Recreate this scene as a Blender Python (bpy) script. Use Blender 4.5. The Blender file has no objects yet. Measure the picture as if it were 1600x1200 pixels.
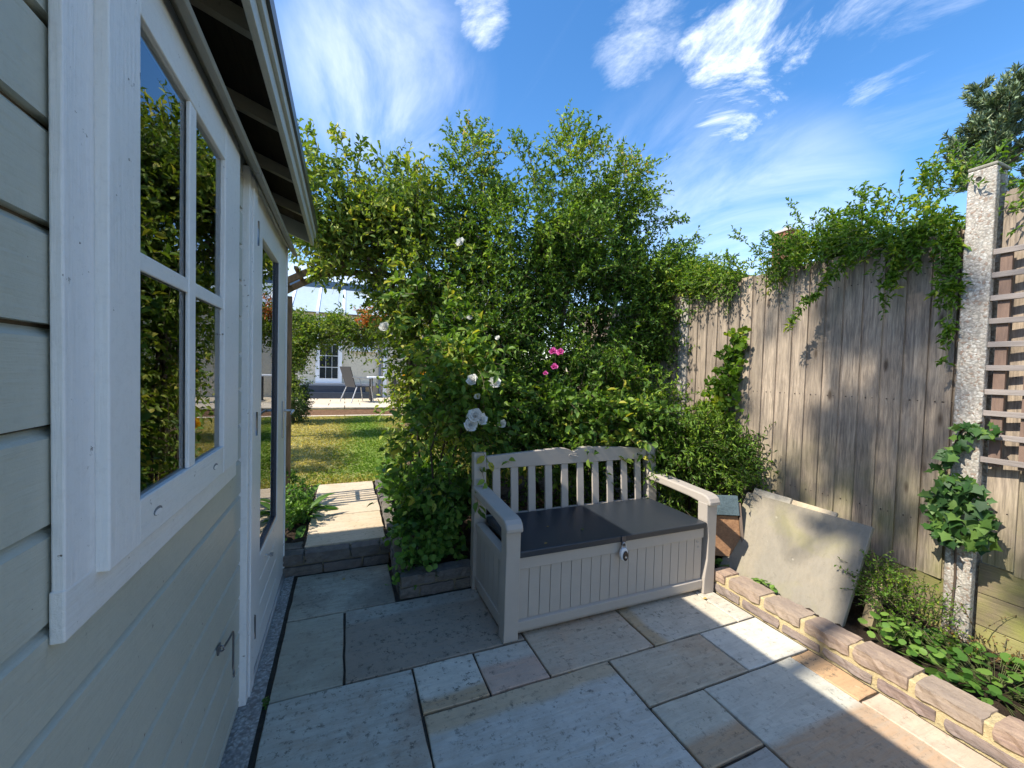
import bpy, bmesh, math, random
import numpy as np
from mathutils import Vector, Matrix, Euler
from mathutils import noise as mnoise

random.seed(7); RNG = np.random.default_rng(11)
S = bpy.context.scene
COL = S.collection
R = math.radians

# ------------------------------------------------------------------ camera
cam = bpy.data.cameras.new('camera'); camo = bpy.data.objects.new('camera', cam); COL.objects.link(camo)
cr = Vector((0.92390, -0.38160, 0.02808)); cu = Vector((-0.01455, 0.03831, 0.99916)); cf = Vector((0.38235, 0.92353, -0.02984))
M = Matrix.Identity(4)
for i in range(3):
    M[i][0] = cr[i]; M[i][1] = cu[i]; M[i][2] = -cf[i]
M[2][3] = 1.38
camo.matrix_world = M
cam.sensor_width = 36; cam.lens = 36*630/1600; cam.clip_start = 0.02; cam.clip_end = 600
S.camera = camo

# ------------------------------------------------------------------ world, sun, exposure
EL = math.atan(1/0.92); AZ = R(3.5)
SKY = 0.15
w = bpy.data.worlds.new("World"); S.world = w; w.use_nodes = True
wn, wl = w.node_tree.nodes, w.node_tree.links
sky = wn.new('ShaderNodeTexSky'); sky.sky_type = 'NISHITA'; sky.sun_disc = False
sky.sun_elevation = EL; sky.sun_rotation = R(266.5); sky.air_density = 1.0; sky.dust_density = 0.4; sky.ozone_density = 1.6
bg = wn['Background']; bg.inputs[1].default_value = SKY
def wmath(op, a, b=None, clamp=False):
    n = wn.new('ShaderNodeMath'); n.operation = op; n.use_clamp = clamp
    for i, v in enumerate((a, b)):
        if v is None: continue
        if isinstance(v, (int, float)): n.inputs[i].default_value = v
        else: wl.new(v, n.inputs[i])
    return n.outputs[0]
tc = wn.new('ShaderNodeTexCoord'); sep = wn.new('ShaderNodeSeparateXYZ'); wl.new(tc.outputs['Generated'], sep.inputs[0])
zz = wmath('ADD', wmath('MAXIMUM', sep.outputs[2], 0.0), 0.12)
cmb = wn.new('ShaderNodeCombineXYZ'); wl.new(wmath('DIVIDE', sep.outputs[0], zz), cmb.inputs[0]); wl.new(wmath('DIVIDE', sep.outputs[1], zz), cmb.inputs[1])
def wnoise(scale, detail, rough, dist, mapscale=(1, 1, 1), rot=0, lac=2.0):
    mp = wn.new('ShaderNodeMapping'); mp.inputs['Scale'].default_value = mapscale; mp.inputs['Rotation'].default_value = (0, 0, rot)
    wl.new(cmb.outputs[0], mp.inputs[0])
    n = wn.new('ShaderNodeTexNoise'); n.inputs['Scale'].default_value = scale; n.inputs['Detail'].default_value = detail
    n.inputs['Roughness'].default_value = rough; n.inputs['Distortion'].default_value = dist; n.inputs['Lacunarity'].default_value = lac
    wl.new(mp.outputs[0], n.inputs['Vector']); return n.outputs[0]
def wramp(v, a, b, lo=0.0, hi=1.0):
    m = wn.new('ShaderNodeMapRange'); m.interpolation_type = 'SMOOTHSTEP'; wl.new(v, m.inputs[0])
    m.inputs[1].default_value = a; m.inputs[2].default_value = b; m.inputs[3].default_value = lo; m.inputs[4].default_value = hi
    return m.outputs[0]
wisp = wramp(wnoise(1.1, 9, 0.62, 0.9, (1.0, 0.42, 1), R(-32)), 0.50, 0.85, 0, 0.24)
puff = wnoise(3.4, 12, 0.68, 0.5, (1, 0.8, 1), R(20))
def bank(d, c0, c1):
    dp = wn.new('ShaderNodeVectorMath'); dp.operation = 'DOT_PRODUCT'; wl.new(tc.outputs['Generated'], dp.inputs[0]); dp.inputs[1].default_value = Vector(d).normalized()
    return wramp(dp.outputs['Value'], c0, c1)
cl = None
for d, c0, c1, t0, t1, amt in [((.64, .51, .575), .984, .9995, .42, .72, .95), ((.655, .555, .515), .992, .9998, .33, .62, .97),
                               ((.47, .61, .64), .990, .9995, .42, .80, .6), ((.22, .725, .655), .9965, .9999, .40, .74, .8),
                               ((.761, .362, .539), .985, .999, .46, .72, .35), ((-.5, .2, .6), .93, .99, .45, .62, .8), ((-.2, -.8, .5), .92, .99, .45, .62, .8)]:
    v = wmath('MULTIPLY', wramp(wmath('ADD', puff, wmath('MULTIPLY', wmath('SUBTRACT', bank(d, c0, c1), 1.0), .34)), t0, t1), amt)
    cl = v if cl is None else wmath('MAXIMUM', cl, v)
# long thin veils
for d, c0, c1, amt in [((.065, .83, .55), .975, .9985, .55), ((.764, .554, .31), .975, .9995, .33), ((.63, .67, .39), .97, .999, .25)]:
    v = wmath('MULTIPLY', wmath('MULTIPLY', bank(d, c0, c1), wramp(wnoise(2.2, 9, 0.6, 0.6, (1.0, 0.5, 1), R(-15)), .30, .72)), amt)
    cl = wmath('MAXIMUM', cl, v)
cl = wmath('MAXIMUM', cl, wisp)
hz = wramp(sep.outputs[2], 0.0, 0.36, 0.2, 0.0)
cl = wmath('MAXIMUM', cl, hz)
hs = wn.new('ShaderNodeHueSaturation'); hs.inputs['Saturation'].default_value = 1.32; hs.inputs['Value'].default_value = .68; wl.new(sky.outputs[0], hs.inputs['Color'])
tn = wn.new('ShaderNodeMixRGB'); tn.blend_type = 'MULTIPLY'; tn.inputs[0].default_value = 1; wl.new(hs.outputs[0], tn.inputs[1]); tn.inputs[2].default_value = (1.05, .95, .95, 1)
mx = wn.new('ShaderNodeMixRGB'); wl.new(cl, mx.inputs[0]); wl.new(tn.outputs[0], mx.inputs[1]); mx.inputs[2].default_value = (4.2, 4.35, 4.6, 1)
wl.new(mx.outputs[0], bg.inputs[0])
sd = bpy.data.lights.new('sun', 'SUN'); sd.energy = 2.6; sd.angle = R(0.53); sd.color = (1, .93, .82)
so = bpy.data.objects.new('sun', sd); COL.objects.link(so)
so.rotation_euler = Vector((math.cos(AZ)*.92, math.sin(AZ)*.92, -1)).to_track_quat('-Z', 'Y').to_euler(); so.location = (-5, 0, 8)
S.view_settings.view_transform = 'Standard'; S.view_settings.look = 'None'; S.view_settings.gamma = 1
S.view_settings.exposure = 1.6; S.view_settings.use_curve_mapping = False
try:
    S.cycles.max_bounces = 8; S.cycles.transparent_max_bounces = 16; S.cycles.diffuse_bounces = 4
except Exception: pass

# ------------------------------------------------------------------ material kit
def newmat(name):
    m = bpy.data.materials.new(name); m.use_nodes = True
    return m, m.node_tree.nodes, m.node_tree.links, m.node_tree.nodes['Principled BSDF']
def nd(n, t, **k):
    x = n.new(t)
    for a, v in k.items(): setattr(x, a, v)
    return x
def coords(n, l, scale=(1, 1, 1), rnd=True, rot=(0, 0, 0)):
    t = nd(n, 'ShaderNodeTexCoord'); mp = nd(n, 'ShaderNodeMapping'); mp.inputs['Scale'].default_value = scale; mp.inputs['Rotation'].default_value = rot
    if rnd:
        oi = nd(n, 'ShaderNodeObjectInfo'); mu = nd(n, 'ShaderNodeVectorMath', operation='SCALE'); mu.inputs[0].default_value = (37, 61, 83)
        l.new(oi.outputs['Random'], mu.inputs['Scale'])
        ad = nd(n, 'ShaderNodeVectorMath', operation='ADD'); l.new(t.outputs['Object'], ad.inputs[0]); l.new(mu.outputs[0], ad.inputs[1]); l.new(ad.outputs[0], mp.inputs[0])
    else: l.new(t.outputs['Object'], mp.inputs[0])
    return mp.outputs[0]
def noise(n, l, v, scale, detail=6, rough=.6, dist=0):
    x = nd(n, 'ShaderNodeTexNoise'); x.inputs['Scale'].default_value = scale; x.inputs['Detail'].default_value = detail
    x.inputs['Roughness'].default_value = rough; x.inputs['Distortion'].default_value = dist
    l.new(v, x.inputs['Vector']); return x.outputs[0]
def mr(n, l, v, a, b, lo=0., hi=1.):
    x = nd(n, 'ShaderNodeMapRange'); l.new(v, x.inputs[0]); x.inputs[1].default_value = a; x.inputs[2].default_value = b
    x.inputs[3].default_value = lo; x.inputs[4].default_value = hi; return x.outputs[0]
def mix(n, l, f, a, b, mode='MIX'):
    x = nd(n, 'ShaderNodeMixRGB', blend_type=mode)
    for i, v in enumerate((f, a, b)):
        if isinstance(v, (int, float)): x.inputs[i].default_value = v
        elif isinstance(v, tuple): x.inputs[i].default_value = (*v, 1)[:4]
        else: l.new(v, x.inputs[i])
    return x.outputs[0]
def mth(n, l, op, a, b=0.):
    x = nd(n, 'ShaderNodeMath', operation=op)
    for i, v in enumerate((a, b)):
        if isinstance(v, (int, float)): x.inputs[i].default_value = v
        else: l.new(v, x.inputs[i])
    return x.outputs[0]
def bump(n, l, p, h, strength=.3, dist=.01):
    b = nd(n, 'ShaderNodeBump'); b.inputs['Strength'].default_value = strength; b.inputs['Distance'].default_value = dist
    l.new(h, b.inputs['Height']); l.new(b.outputs[0], p.inputs['Normal'])

def m_paint(name, c, chips=True, long='Y', rough=.5, dirt=.3):
    m, n, l, p = newmat(name)
    sc = {'Y': (18, 1, 18), 'Z': (18, 18, 1), 'X': (1, 18, 18)}[long]
    g = noise(n, l, coords(n, l, sc), 7, 5, .6, .3)
    big = noise(n, l, coords(n, l), 5, 5, .65)
    col = mix(n, l, mr(n, l, big, .35, .75, 0, dirt), c, tuple(x*.72 for x in c))
    col = mix(n, l, mr(n, l, g, .48, .72, 0, .14), col, tuple(x*.78 for x in c))
    gr = noise(n, l, coords(n, l), 55, 6, .8); col = mix(n, l, mr(n, l, gr, .5, .8, 0, .35), col, tuple(x*.6 for x in c))
    if chips:
        s = noise(n, l, coords(n, l), 38, 4, .7); s2 = noise(n, l, coords(n, l), 6, 2, .5)
        f = mth(n, l, 'MULTIPLY', mr(n, l, s, .67, .70), mr(n, l, s2, .47, .55))
        col = mix(n, l, f, col, (.12, .105, .085))
    l.new(col, p.inputs['Base Color']); p.inputs['Roughness'].default_value = rough
    bump(n, l, p, mth(n, l, 'ADD', g, mth(n, l, 'MULTIPLY', gr, .5)), .5, .004)
    return m
def m_wood(name, c1, c2, long='Z', knots=True, rough=.8, green=0., scale=1., contrast=1.):
    m, n, l, p = newmat(name)
    k = 14*scale
    sc = {'Y': (k, 1, k), 'Z': (k, k, 1), 'X': (1, k, k)}[long]
    v = coords(n, l, sc)
    g = noise(n, l, v, 3.2, 8, .72, .7); g2 = noise(n, l, v, 11, 5, .65)
    b = noise(n, l, coords(n, l), 2.2, 5, .6)
    oi = nd(n, 'ShaderNodeObjectInfo')
    f = mth(n, l, 'ADD', mr(n, l, g, .36, .64, 0, .75*contrast), mr(n, l, g2, .42, .62, 0, .4))
    col = mix(n, l, f, c1, c2)
    col = mix(n, l, mr(n, l, oi.outputs['Random'], 0, 1, 0, .45), col, tuple(x*.62 for x in c2))
    col = mix(n, l, mr(n, l, b, .45, .75, 0, .5), col, (c2[0]*.6, c2[1]*.62, c2[2]*.66))
    if green:
        t = nd(n, 'ShaderNodeNewGeometry'); s = nd(n, 'ShaderNodeSeparateXYZ'); l.new(t.outputs['Position'], s.inputs[0])
        gb = noise(n, l, coords(n, l), 3.5, 5, .6)
        gf = mth(n, l, 'MULTIPLY', mr(n, l, s.outputs[2], .15, 1.1, 1, 0), mr(n, l, gb, .38, .66, 0, green))
        col = mix(n, l, gf, col, (.30, .31, .07))
    if knots:
        vs = {'Z': (1, 7.5, 2.6), 'Y': (1, 2.2, 7.5), 'X': (2.2, 1, 7.5)}[long]
        vo = nd(n, 'ShaderNodeTexVoronoi'); vo.inputs['Scale'].default_value = 1.
        l.new(coords(n, l, vs), vo.inputs['Vector'])
        kf = mr(n, l, vo.outputs['Distance'], .05, .13, 1, 0)
        col = mix(n, l, mth(n, l, 'MULTIPLY', kf, .8), col, (.055, .035, .022))
    l.new(col, p.inputs['Base Color']); p.inputs['Roughness'].default_value = rough; p.inputs['Specular IOR Level'].default_value = .25
    bump(n, l, p, mth(n, l, 'ADD', g, mth(n, l, 'MULTIPLY', g2, .5)), .55, .006)
    return m
def m_slab(name, c1, c2, band=None, spots=.5, dirt=0.3):
    """sandstone: c1 main, c2 second colour; band = (axis, edge in local metres, sign)"""
    m, n, l, p = newmat(name)
    v = coords(n, l); raw = coords(n, l, rnd=False)
    wv = noise(n, l, v, 2.2, 6, .6, .4); fine = noise(n, l, v, 34, 7, .8); med = noise(n, l, v, 9, 7, .7, .3)
    streak = noise(n, l, coords(n, l, (2, 14, 6)), 3.5, 6, .6, .4)
    if band:
        ax, edge, sg = band
        sp = nd(n, 'ShaderNodeSeparateXYZ'); l.new(raw, sp.inputs[0])
        q = mth(n, l, 'ADD', sp.outputs[ax], mth(n, l, 'MULTIPLY', mth(n, l, 'SUBTRACT', wv, .5), .09))
        f = mr(n, l, q, edge-.02*sg, edge+.014*sg, 0, 1)
    else: f = mr(n, l, wv, .46, .62, 0, .9)
    col = mix(n, l, f, c1, c2)
    col = mix(n, l, mr(n, l, streak, .42, .7, 0, .38), col, tuple(x*.68 for x in c2))
    col = mix(n, l, mr(n, l, med, .4, .72, 0, dirt), col, (.16, .16, .15))
    bl = noise(n, l, v, 3.1, 4, .6)
    sf = mth(n, l, 'MULTIPLY', mr(n, l, fine, .54, .60, 0, min(1, spots*1.35)), mr(n, l, noise(n, l, coords(n, l, (3, 9, 3)), 2.6, 5, .6), .34, .58))
    col = mix(n, l, sf, col, (.06, .062, .055))
    lich = noise(n, l, v, 15, 3, .5)
    col = mix(n, l, mth(n, l, 'MULTIPLY', mr(n, l, lich, .72, .75), .3), col, (.55, .57, .55))
    col = mix(n, l, 1., col, (1.34, 1.20, 1.0), 'MULTIPLY')
    l.new(col, p.inputs['Base Color']); p.inputs['Roughness'].default_value = .72
    p.inputs['Specular IOR Level'].default_value = .35
    bump(n, l, p, mth(n, l, 'ADD', mth(n, l, 'MULTIPLY', med, .8), mth(n, l, 'ADD', fine, mth(n, l, 'MULTIPLY', streak, 2.6))), .28, .006)
    return m
def m_stone(name, c1, c2, c3, sc=9):
    m, n, l, p = newmat(name)
    v = coords(n, l)
    a = noise(n, l, coords(n, l, (2, .8, 5)), sc, 7, .65, .6); f = noise(n, l, v, 60, 5, .7)
    col = mix(n, l, mr(n, l, a, .38, .62), c1, c2)
    oi = nd(n, 'ShaderNodeObjectInfo')
    col = mix(n, l, mr(n, l, oi.outputs['Random'], .2, 1, 0, .75), col, c3)
    col = mix(n, l, mr(n, l, f, .5, .75, 0, .5), col, tuple(x*.45 for x in c1))
    l.new(col, p.inputs['Base Color']); p.inputs['Roughness'].default_value = .85; p.inputs['Specular IOR Level'].default_value = .2
    bump(n, l, p, mth(n, l, 'ADD', a, mth(n, l, 'MULTIPLY', f, .4)), .7, .012)
    return m
def m_noise(name, c1, c2, scale=8, rough=.9, b=.5, bd=.01, spec=.2, c3=None):
    m, n, l, p = newmat(name)
    v = coords(n, l, rnd=False); a = noise(n, l, v, scale, 7, .68); f = noise(n, l, v, scale*7, 4, .7)
    col = mix(n, l, mr(n, l, a, .35, .65), c1, c2)
    col = mix(n, l, mr(n, l, f, .5, .72, 0, .6), col, c3 or tuple(x*.5 for x in c1))
    l.new(col, p.inputs['Base Color']); p.inputs['Roughness'].default_value = rough; p.inputs['Specular IOR Level'].default_value = spec
    bump(n, l, p, mth(n, l, 'ADD', a, f), b, bd); return m
def m_pebble(name, scale=55, base=(.36, .33, .28), pal=((.55, .5, .42), (.42, .38, .33), (.25, .17, .12), (.62, .6, .55))):
    m, n, l, p = newmat(name)
    v = coords(n, l, rnd=False)
    dv = nd(n, 'ShaderNodeMixRGB'); dv.inputs[0].default_value = .03
    nz = nd(n, 'ShaderNodeTexNoise'); nz.inputs['Scale'].default_value = 30; l.new(v, nz.inputs['Vector']); l.new(v, dv.inputs[1]); l.new(nz.outputs['Color'], dv.inputs[2])
    vo = nd(n, 'ShaderNodeTexVoronoi'); vo.inputs['Scale'].default_value = scale; l.new(dv.outputs[0], vo.inputs['Vector'])
    r = nd(n, 'ShaderNodeValToRGB'); r.color_ramp.interpolation = 'CONSTANT'
    sx = nd(n, 'ShaderNodeSeparateXYZ'); l.new(vo.outputs['Color'], sx.inputs[0]); l.new(sx.outputs[0], r.inputs[0])
    r.color_ramp.elements[0].color = (*pal[0], 1); r.color_ramp.elements[1].position = .4; r.color_ramp.elements[1].color = (*pal[1], 1)
    for pos, c in ((.68, pal[2]), (.8, pal[3])):
        e = r.color_ramp.elements.new(pos); e.color = (*c, 1)
    edge = mr(n, l, vo.outputs['Distance'], .25, .8, 0, .8)
    big = noise(n, l, v, 4, 5, .6)
    col = mix(n, l, edge, r.outputs[0], tuple(x*.55 for x in base))
    col = mix(n, l, mr(n, l, big, .45, .7, 0, .5), col, tuple(x*.6 for x in base))
    l.new(col, p.inputs['Base Color']); p.inputs['Roughness'].default_value = .85
    bump(n, l, p, mth(n, l, 'SUBTRACT', 1., vo.outputs['Distance']), .45, .005); return m
def m_leaf(name, cols, trans=.35, rough=.5, spec=.28):
    m, n, l, p = newmat(name)
    at = nd(n, 'ShaderNodeAttribute'); at.attribute_name = 'tint'
    r = nd(n, 'ShaderNodeValToRGB'); els = r.color_ramp.elements
    els[0].position = cols[0][0]; els[0].color = (*cols[0][1], 1); els[1].position = cols[-1][0]; els[1].color = (*cols[-1][1], 1)
    for pos, c in cols[1:-1]:
        e = els.new(pos); e.color = (*c, 1)
    l.new(at.outputs['Fac'], r.inputs[0])
    l.new(r.outputs[0], p.inputs['Base Color']); p.inputs['Roughness'].default_value = rough; p.inputs['Specular IOR Level'].default_value = spec
    tr = nd(n, 'ShaderNodeBsdfTranslucent'); 
    l.new(mix(n, l, 1., r.outputs[0], (1.5, 1.55, .5), 'MULTIPLY'), tr.inputs[0])
    ms = nd(n, 'ShaderNodeMixShader'); ms.inputs[0].default_value = trans
    l.new(p.outputs[0], ms.inputs[1]); l.new(tr.outputs[0], ms.inputs[2])
    out = [x for x in n if x.type == 'OUTPUT_MATERIAL'][0]; l.new(ms.outputs[0], out.inputs[0])
    return m
def m_plain(name, c, rough=.5, metal=0., spec=.5, var=.12):
    m, n, l, p = newmat(name)
    a = noise(n, l, coords(n, l), 9, 5, .6)
    col = mix(n, l, mr(n, l, a, .35, .7, 0, var*2), c, tuple(x*.55 for x in c))
    l.new(col, p.inputs['Base Color']); p.inputs['Roughness'].default_value = rough; p.inputs['Metallic'].default_value = metal
    p.inputs['Specular IOR Level'].default_value = spec; return m
def m_glass(name, tint=(.88, .95, .93), ior=2.6):
    m, n, l, p = newmat(name)
    fr = nd(n, 'ShaderNodeFresnel'); fr.inputs['IOR'].default_value = ior
    gl = nd(n, 'ShaderNodeBsdfGlossy'); gl.inputs['Roughness'].default_value = .0; gl.inputs[0].default_value = (.95, .97, 1, 1)
    tp = nd(n, 'ShaderNodeBsdfTransparent'); tp.inputs[0].default_value = (*tint, 1)
    ms = nd(n, 'ShaderNodeMixShader'); l.new(fr.outputs[0], ms.inputs[0]); l.new(tp.outputs[0], ms.inputs[1]); l.new(gl.outputs[0], ms.inputs[2])
    out = [x for x in n if x.type == 'OUTPUT_MATERIAL'][0]; l.new(ms.outputs[0], out.inputs[0]); return m

SIDING = m_paint('siding_paint', (.49, .505, .43), long='Y', rough=.42)
TRIM = m_paint('trim_paint', (.80, .81, .80), long='Z', rough=.42, dirt=.12)
TRIMY = m_paint('trim_paint_long', (.78, .79, .77), long='Y', rough=.42, dirt=.15)
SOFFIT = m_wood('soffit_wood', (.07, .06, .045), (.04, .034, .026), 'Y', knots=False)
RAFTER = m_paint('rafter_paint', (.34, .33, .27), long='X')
DRIP = m_paint('drip_board_paint', (.30, .285, .235), long='Y', dirt=.5)
FELT = m_noise('roof_felt', (.05, .05, .055), (.08, .08, .08), 30)
DARKIN = m_plain('shed_inside', (.10, .085, .065), .9)
GLASS = m_glass('window_glass')
METAL = m_plain('galvanised_metal', (.55, .55, .55), .38, .9)
HMETAL = m_plain('dull_steel', (.24, .24, .25), .32, .85)
DMETAL = m_plain('dark_metal', (.10, .10, .11), .4, .7)
FENCE = m_wood('fence_wood', (.61, .49, .36), (.24, .195, .15), 'Z', green=.6, contrast=1.15)
SLEEP = m_wood('gravel_board_wood', (.36, .28, .17), (.22, .175, .11), 'Y', green=.95)
TRELLIS = m_wood('trellis_wood', (.40, .35, .31), (.28, .24, .21), 'Y', knots=False)
TRELLISV = m_wood('trellis_upright_wood', (.27, .18, .13), (.18, .12, .09), 'Z', knots=False)
ARCHW = m_wood('arch_wood', (.25, .18, .11), (.15, .105, .065), 'Z', knots=False)
CONC = m_pebble('aggregate_concrete', 105, (.40, .37, .31), ((.50, .45, .37), (.44, .39, .33), (.30, .21, .15), (.60, .57, .5)))
CONCF = m_pebble('concrete_strip', 90, (.34, .33, .31), ((.44, .42, .38), (.36, .34, .31), (.24, .2, .17), (.5, .49, .46)))
MORTAR = m_noise('mortar', (.62, .51, .28), (.52, .42, .24), 14, b=.9)
STONE = m_stone('walling_stone', (.43, .31, .22), (.27, .19, .15), (.33, .28, .22))
NAIL = m_plain('rusty_nail', (.06, .045, .04), .7)
STONELOW = m_stone('walling_stone_low', (.32, .24, .20), (.20, .155, .14), (.26, .22, .19))
STONED = m_stone('walling_stone_dark', (.19, .17, .14), (.11, .10, .09), (.15, .13, .12))
MORTARD = m_noise('mortar_dark', (.22, .19, .13), (.16, .14, .10), 14)
SOIL = m_noise('soil', (.075, .05, .032), (.04, .028, .02), 22, b=1, bd=.02)
JOINT = m_noise('joint_sand', (.085, .068, .05), (.045, .038, .03), 30)
BENCH = m_plain('bench_resin', (.42, .375, .32), .5, var=.07)
LID = m_plain('bench_lid_resin', (.024, .030, .038), .42, var=.05)
BARK = m_wood('bark', (.14, .10, .07), (.07, .05, .035), 'Z', knots=False)
TWIG = m_plain('twig', (.12, .10, .05), .8)
GTWIG = m_plain('green_twig', (.13, .16, .05), .7)

def add_bench_grain():
    for m, s in ((BENCH, .25), (LID, .35)):
        n, l = m.node_tree.nodes, m.node_tree.links; p = n['Principled BSDF']
        g = noise(n, l, coords(n, l, (3, 26, 26)), 6, 5, .6, .5); bump(n, l, p, g, s, .0025)
add_bench_grain()

# ------------------------------------------------------------------ object kit
WP = {}
def tag(o, label=None, cat=None, group=None, kind=None):
    if label: o['label'] = label
    if cat: o['category'] = cat
    if group: o['group'] = group
    if kind: o['kind'] = kind
    return o
def thing(name, loc, label, cat, group=None, rot=None):
    o = bpy.data.objects.new(name, None); COL.objects.link(o); o.location = loc; o.empty_display_size = .1
    if rot: o.rotation_euler = rot
    WP[o] = Vector(loc); return tag(o, label, cat, group)
def struct_root(name, loc=(0, 0, 0)):
    o = bpy.data.objects.new(name, None); COL.objects.link(o); o.location = loc; WP[o] = Vector(loc); o['kind'] = 'structure'; return o
def P(name, V, F, mat, parent=None, smooth=False, kind=None, local=False, origin=None):
    V = np.asarray(V, float).reshape(-1, 3)
    c = np.array(origin) if origin is not None else (V.min(0)+V.max(0))/2
    me = bpy.data.meshes.new(name); me.from_pydata([tuple(v) for v in (V-c)], [], F); me.update()
    if mat: me.materials.append(mat)
    if smooth:
        me.polygons.foreach_set('use_smooth', [True]*len(me.polygons))
    o = bpy.data.objects.new(name, me); COL.objects.link(o)
    c = Vector(c)
    if parent: o.parent = parent
    base = Vector((0, 0, 0)) if (parent is None or local) else WP[parent]
    o.location = c-base; WP[o] = c
    if kind: o['kind'] = kind
    return o
BOXF = [(0, 1, 2, 3), (7, 6, 5, 4), (0, 4, 5, 1), (1, 5, 6, 2), (2, 6, 7, 3), (3, 7, 4, 0)]
def boxv(x0, x1, y0, y1, z0, z1):
    return [(x0, y0, z0), (x0, y1, z0), (x1, y1, z0), (x1, y0, z0), (x0, y0, z1), (x0, y1, z1), (x1, y1, z1), (x1, y0, z1)]
def box(name, x0, x1, y0, y1, z0, z1, mat, parent=None, bev=0, **k):
    o = P(name, boxv(x0, x1, y0, y1, z0, z1), BOXF, mat, parent, **k)
    if bev: bevel(o, bev)
    return o
def bevel(o, w, seg=2):
    bm = bmesh.new(); bm.from_mesh(o.data)
    bmesh.ops.remove_doubles(bm, verts=bm.verts, dist=1e-5)
    bmesh.ops.bevel(bm, geom=[e for e in bm.edges if e.calc_face_angle(0) > .5], offset=w, segments=seg, profile=.5, affect='EDGES')
    bmesh.ops.recalc_face_normals(bm, faces=bm.faces)
    bm.to_mesh(o.data); bm.free(); o.data.update()
def prism(name, prof, axis, a0, a1, mat, parent=None, bev=0, smooth=False, **k):
    """closed profile extruded along axis; profile coordinates are the two other axes in order"""
    n = len(prof); V = []
    for a in (a0, a1):
        for p in prof:
            q = list(p); q.insert(axis, a); V.append(q)
    F = [tuple(range(n)), tuple(range(2*n-1, n-1, -1))]+[(i, i+n, (i+1) % n+n, (i+1) % n) for i in range(n)]
    o = P(name, V, F, mat, parent, **k)
    bm = bmesh.new(); bm.from_mesh(o.data); bmesh.ops.recalc_face_normals(bm, faces=bm.faces)
    if bev: bmesh.ops.bevel(bm, geom=[e for e in bm.edges if e.calc_face_angle(0) > .5], offset=bev, segments=2, profile=.5, affect='EDGES')
    bm.to_mesh(o.data); bm.free(); return o
def tube_arr(paths, radii, sides=4):
    """paths (N,S,3), radii (S,) or (N,S): returns V,F"""
    paths = np.asarray(paths, float); N, Sg, _ = paths.shape
    radii = np.broadcast_to(np.asarray(radii, float), (N, Sg))
    t = np.gradient(paths, axis=1); t /= np.linalg.norm(t, axis=2, keepdims=True)+1e-9
    ref = np.where(np.abs(t[..., 2:3]) > .9, np.array([1., 0, 0]), np.array([0, 0, 1.]))
    a = np.cross(t, ref); a /= np.linalg.norm(a, axis=2, keepdims=True)+1e-9; b = np.cross(t, a)
    ang = np.arange(sides)*2*np.pi/sides
    ring = a[:, :, None, :]*np.cos(ang)[None, None, :, None]+b[:, :, None, :]*np.sin(ang)[None, None, :, None]
    V = paths[:, :, None, :]+ring*radii[:, :, None, None]
    idx = np.arange(N*Sg*sides).reshape(N, Sg, sides); nx = np.roll(idx, -1, axis=2)
    F = np.stack([idx[:, :-1], nx[:, :-1], nx[:, 1:], idx[:, 1:]], -1).reshape(-1, 4)
    return V.reshape(-1, 3), F
def fastmesh(name, V, F, mat, parent=None, tint=None, smooth=False, kind=None, origin=None):
    V = np.asarray(V, np.float64); F = np.asarray(F)
    c = np.array(origin) if origin is not None else V.mean(0)
    me = bpy.data.meshes.new(name); k = F.shape[1]
    me.vertices.add(len(V)); me.vertices.foreach_set('co', (V-c).astype(np.float32).ravel())
    me.loops.add(F.size); me.loops.foreach_set('vertex_index', F.astype(np.int32).ravel())
    me.polygons.add(len(F)); me.polygons.foreach_set('loop_start', (np.arange(len(F))*k).astype(np.int32))
    me.polygons.foreach_set('loop_total', np.full(len(F), k, np.int32))
    if smooth: me.polygons.foreach_set('use_smooth', np.ones(len(F), bool))
    me.update(calc_edges=True); me.materials.append(mat)
    if tint is not None:
        at = me.attributes.new('tint', 'FLOAT', 'POINT'); at.data.foreach_set('value', np.asarray(tint, np.float32))
    o = bpy.data.objects.new(name, me); COL.objects.link(o)
    if parent: o.parent = parent
    o.location = Vector(c)-(WP[parent] if parent else Vector((0, 0, 0))); WP[o] = Vector(c)
    if kind: o['kind'] = kind
    return o
def tube(name, pts, rad, mat, parent=None, sides=8, kind=None):
    pts = np.asarray(pts, float); rad = np.broadcast_to(np.asarray(rad, float), (len(pts),))
    V, F = tube_arr(pts[None], rad[None], sides)
    n = len(pts); F = [tuple(int(x) for x in f) for f in F]+[tuple(range(sides)), tuple(range((n-1)*sides, n*sides))[::-1]]
    o = P(name, V, F, mat, parent, smooth=True, kind=kind)
    return o
def unit(a): return a/(np.linalg.norm(a, axis=-1, keepdims=True)+1e-9)

# leaf templates: (u along, v across, h up), triangles
def tpl(outline, fold=.12, droop=.12):
    """outline: list of (u, halfwidth); builds a folded leaf as tris"""
    V = [(0, 0, 0)]
    mids, Ls, Rs = [], [], []
    for u, hw in outline:
        h = -droop*u*u
        mids.append(len(V)); V.append((u, 0, h)); Ls.append(len(V)); V.append((u, hw, h+fold*hw*2)); Rs.append(len(V)); V.append((u, -hw, h+fold*hw*2))
    tip = len(V); V.append((1, 0, -droop)); F = []
    F += [(0, mids[0], Ls[0]), (0, Rs[0], mids[0])]
    for i in range(len(outline)-1):
        a, b = i, i+1
        F += [(mids[a], mids[b], Ls[b]), (mids[a], Ls[b], Ls[a]), (mids[a], Rs[b], mids[b]), (mids[a], Rs[a], Rs[b])]
    F += [(mids[-1], tip, Ls[-1]), (mids[-1], Rs[-1], tip)]
    return np.array(V, float), np.array(F)
T_S = tpl([(.45, .5)], .25, .15)                    # 4 triangles
T_M = tpl([(.25, .38), (.62, .42)], .2, .22)        # 8 triangles
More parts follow.
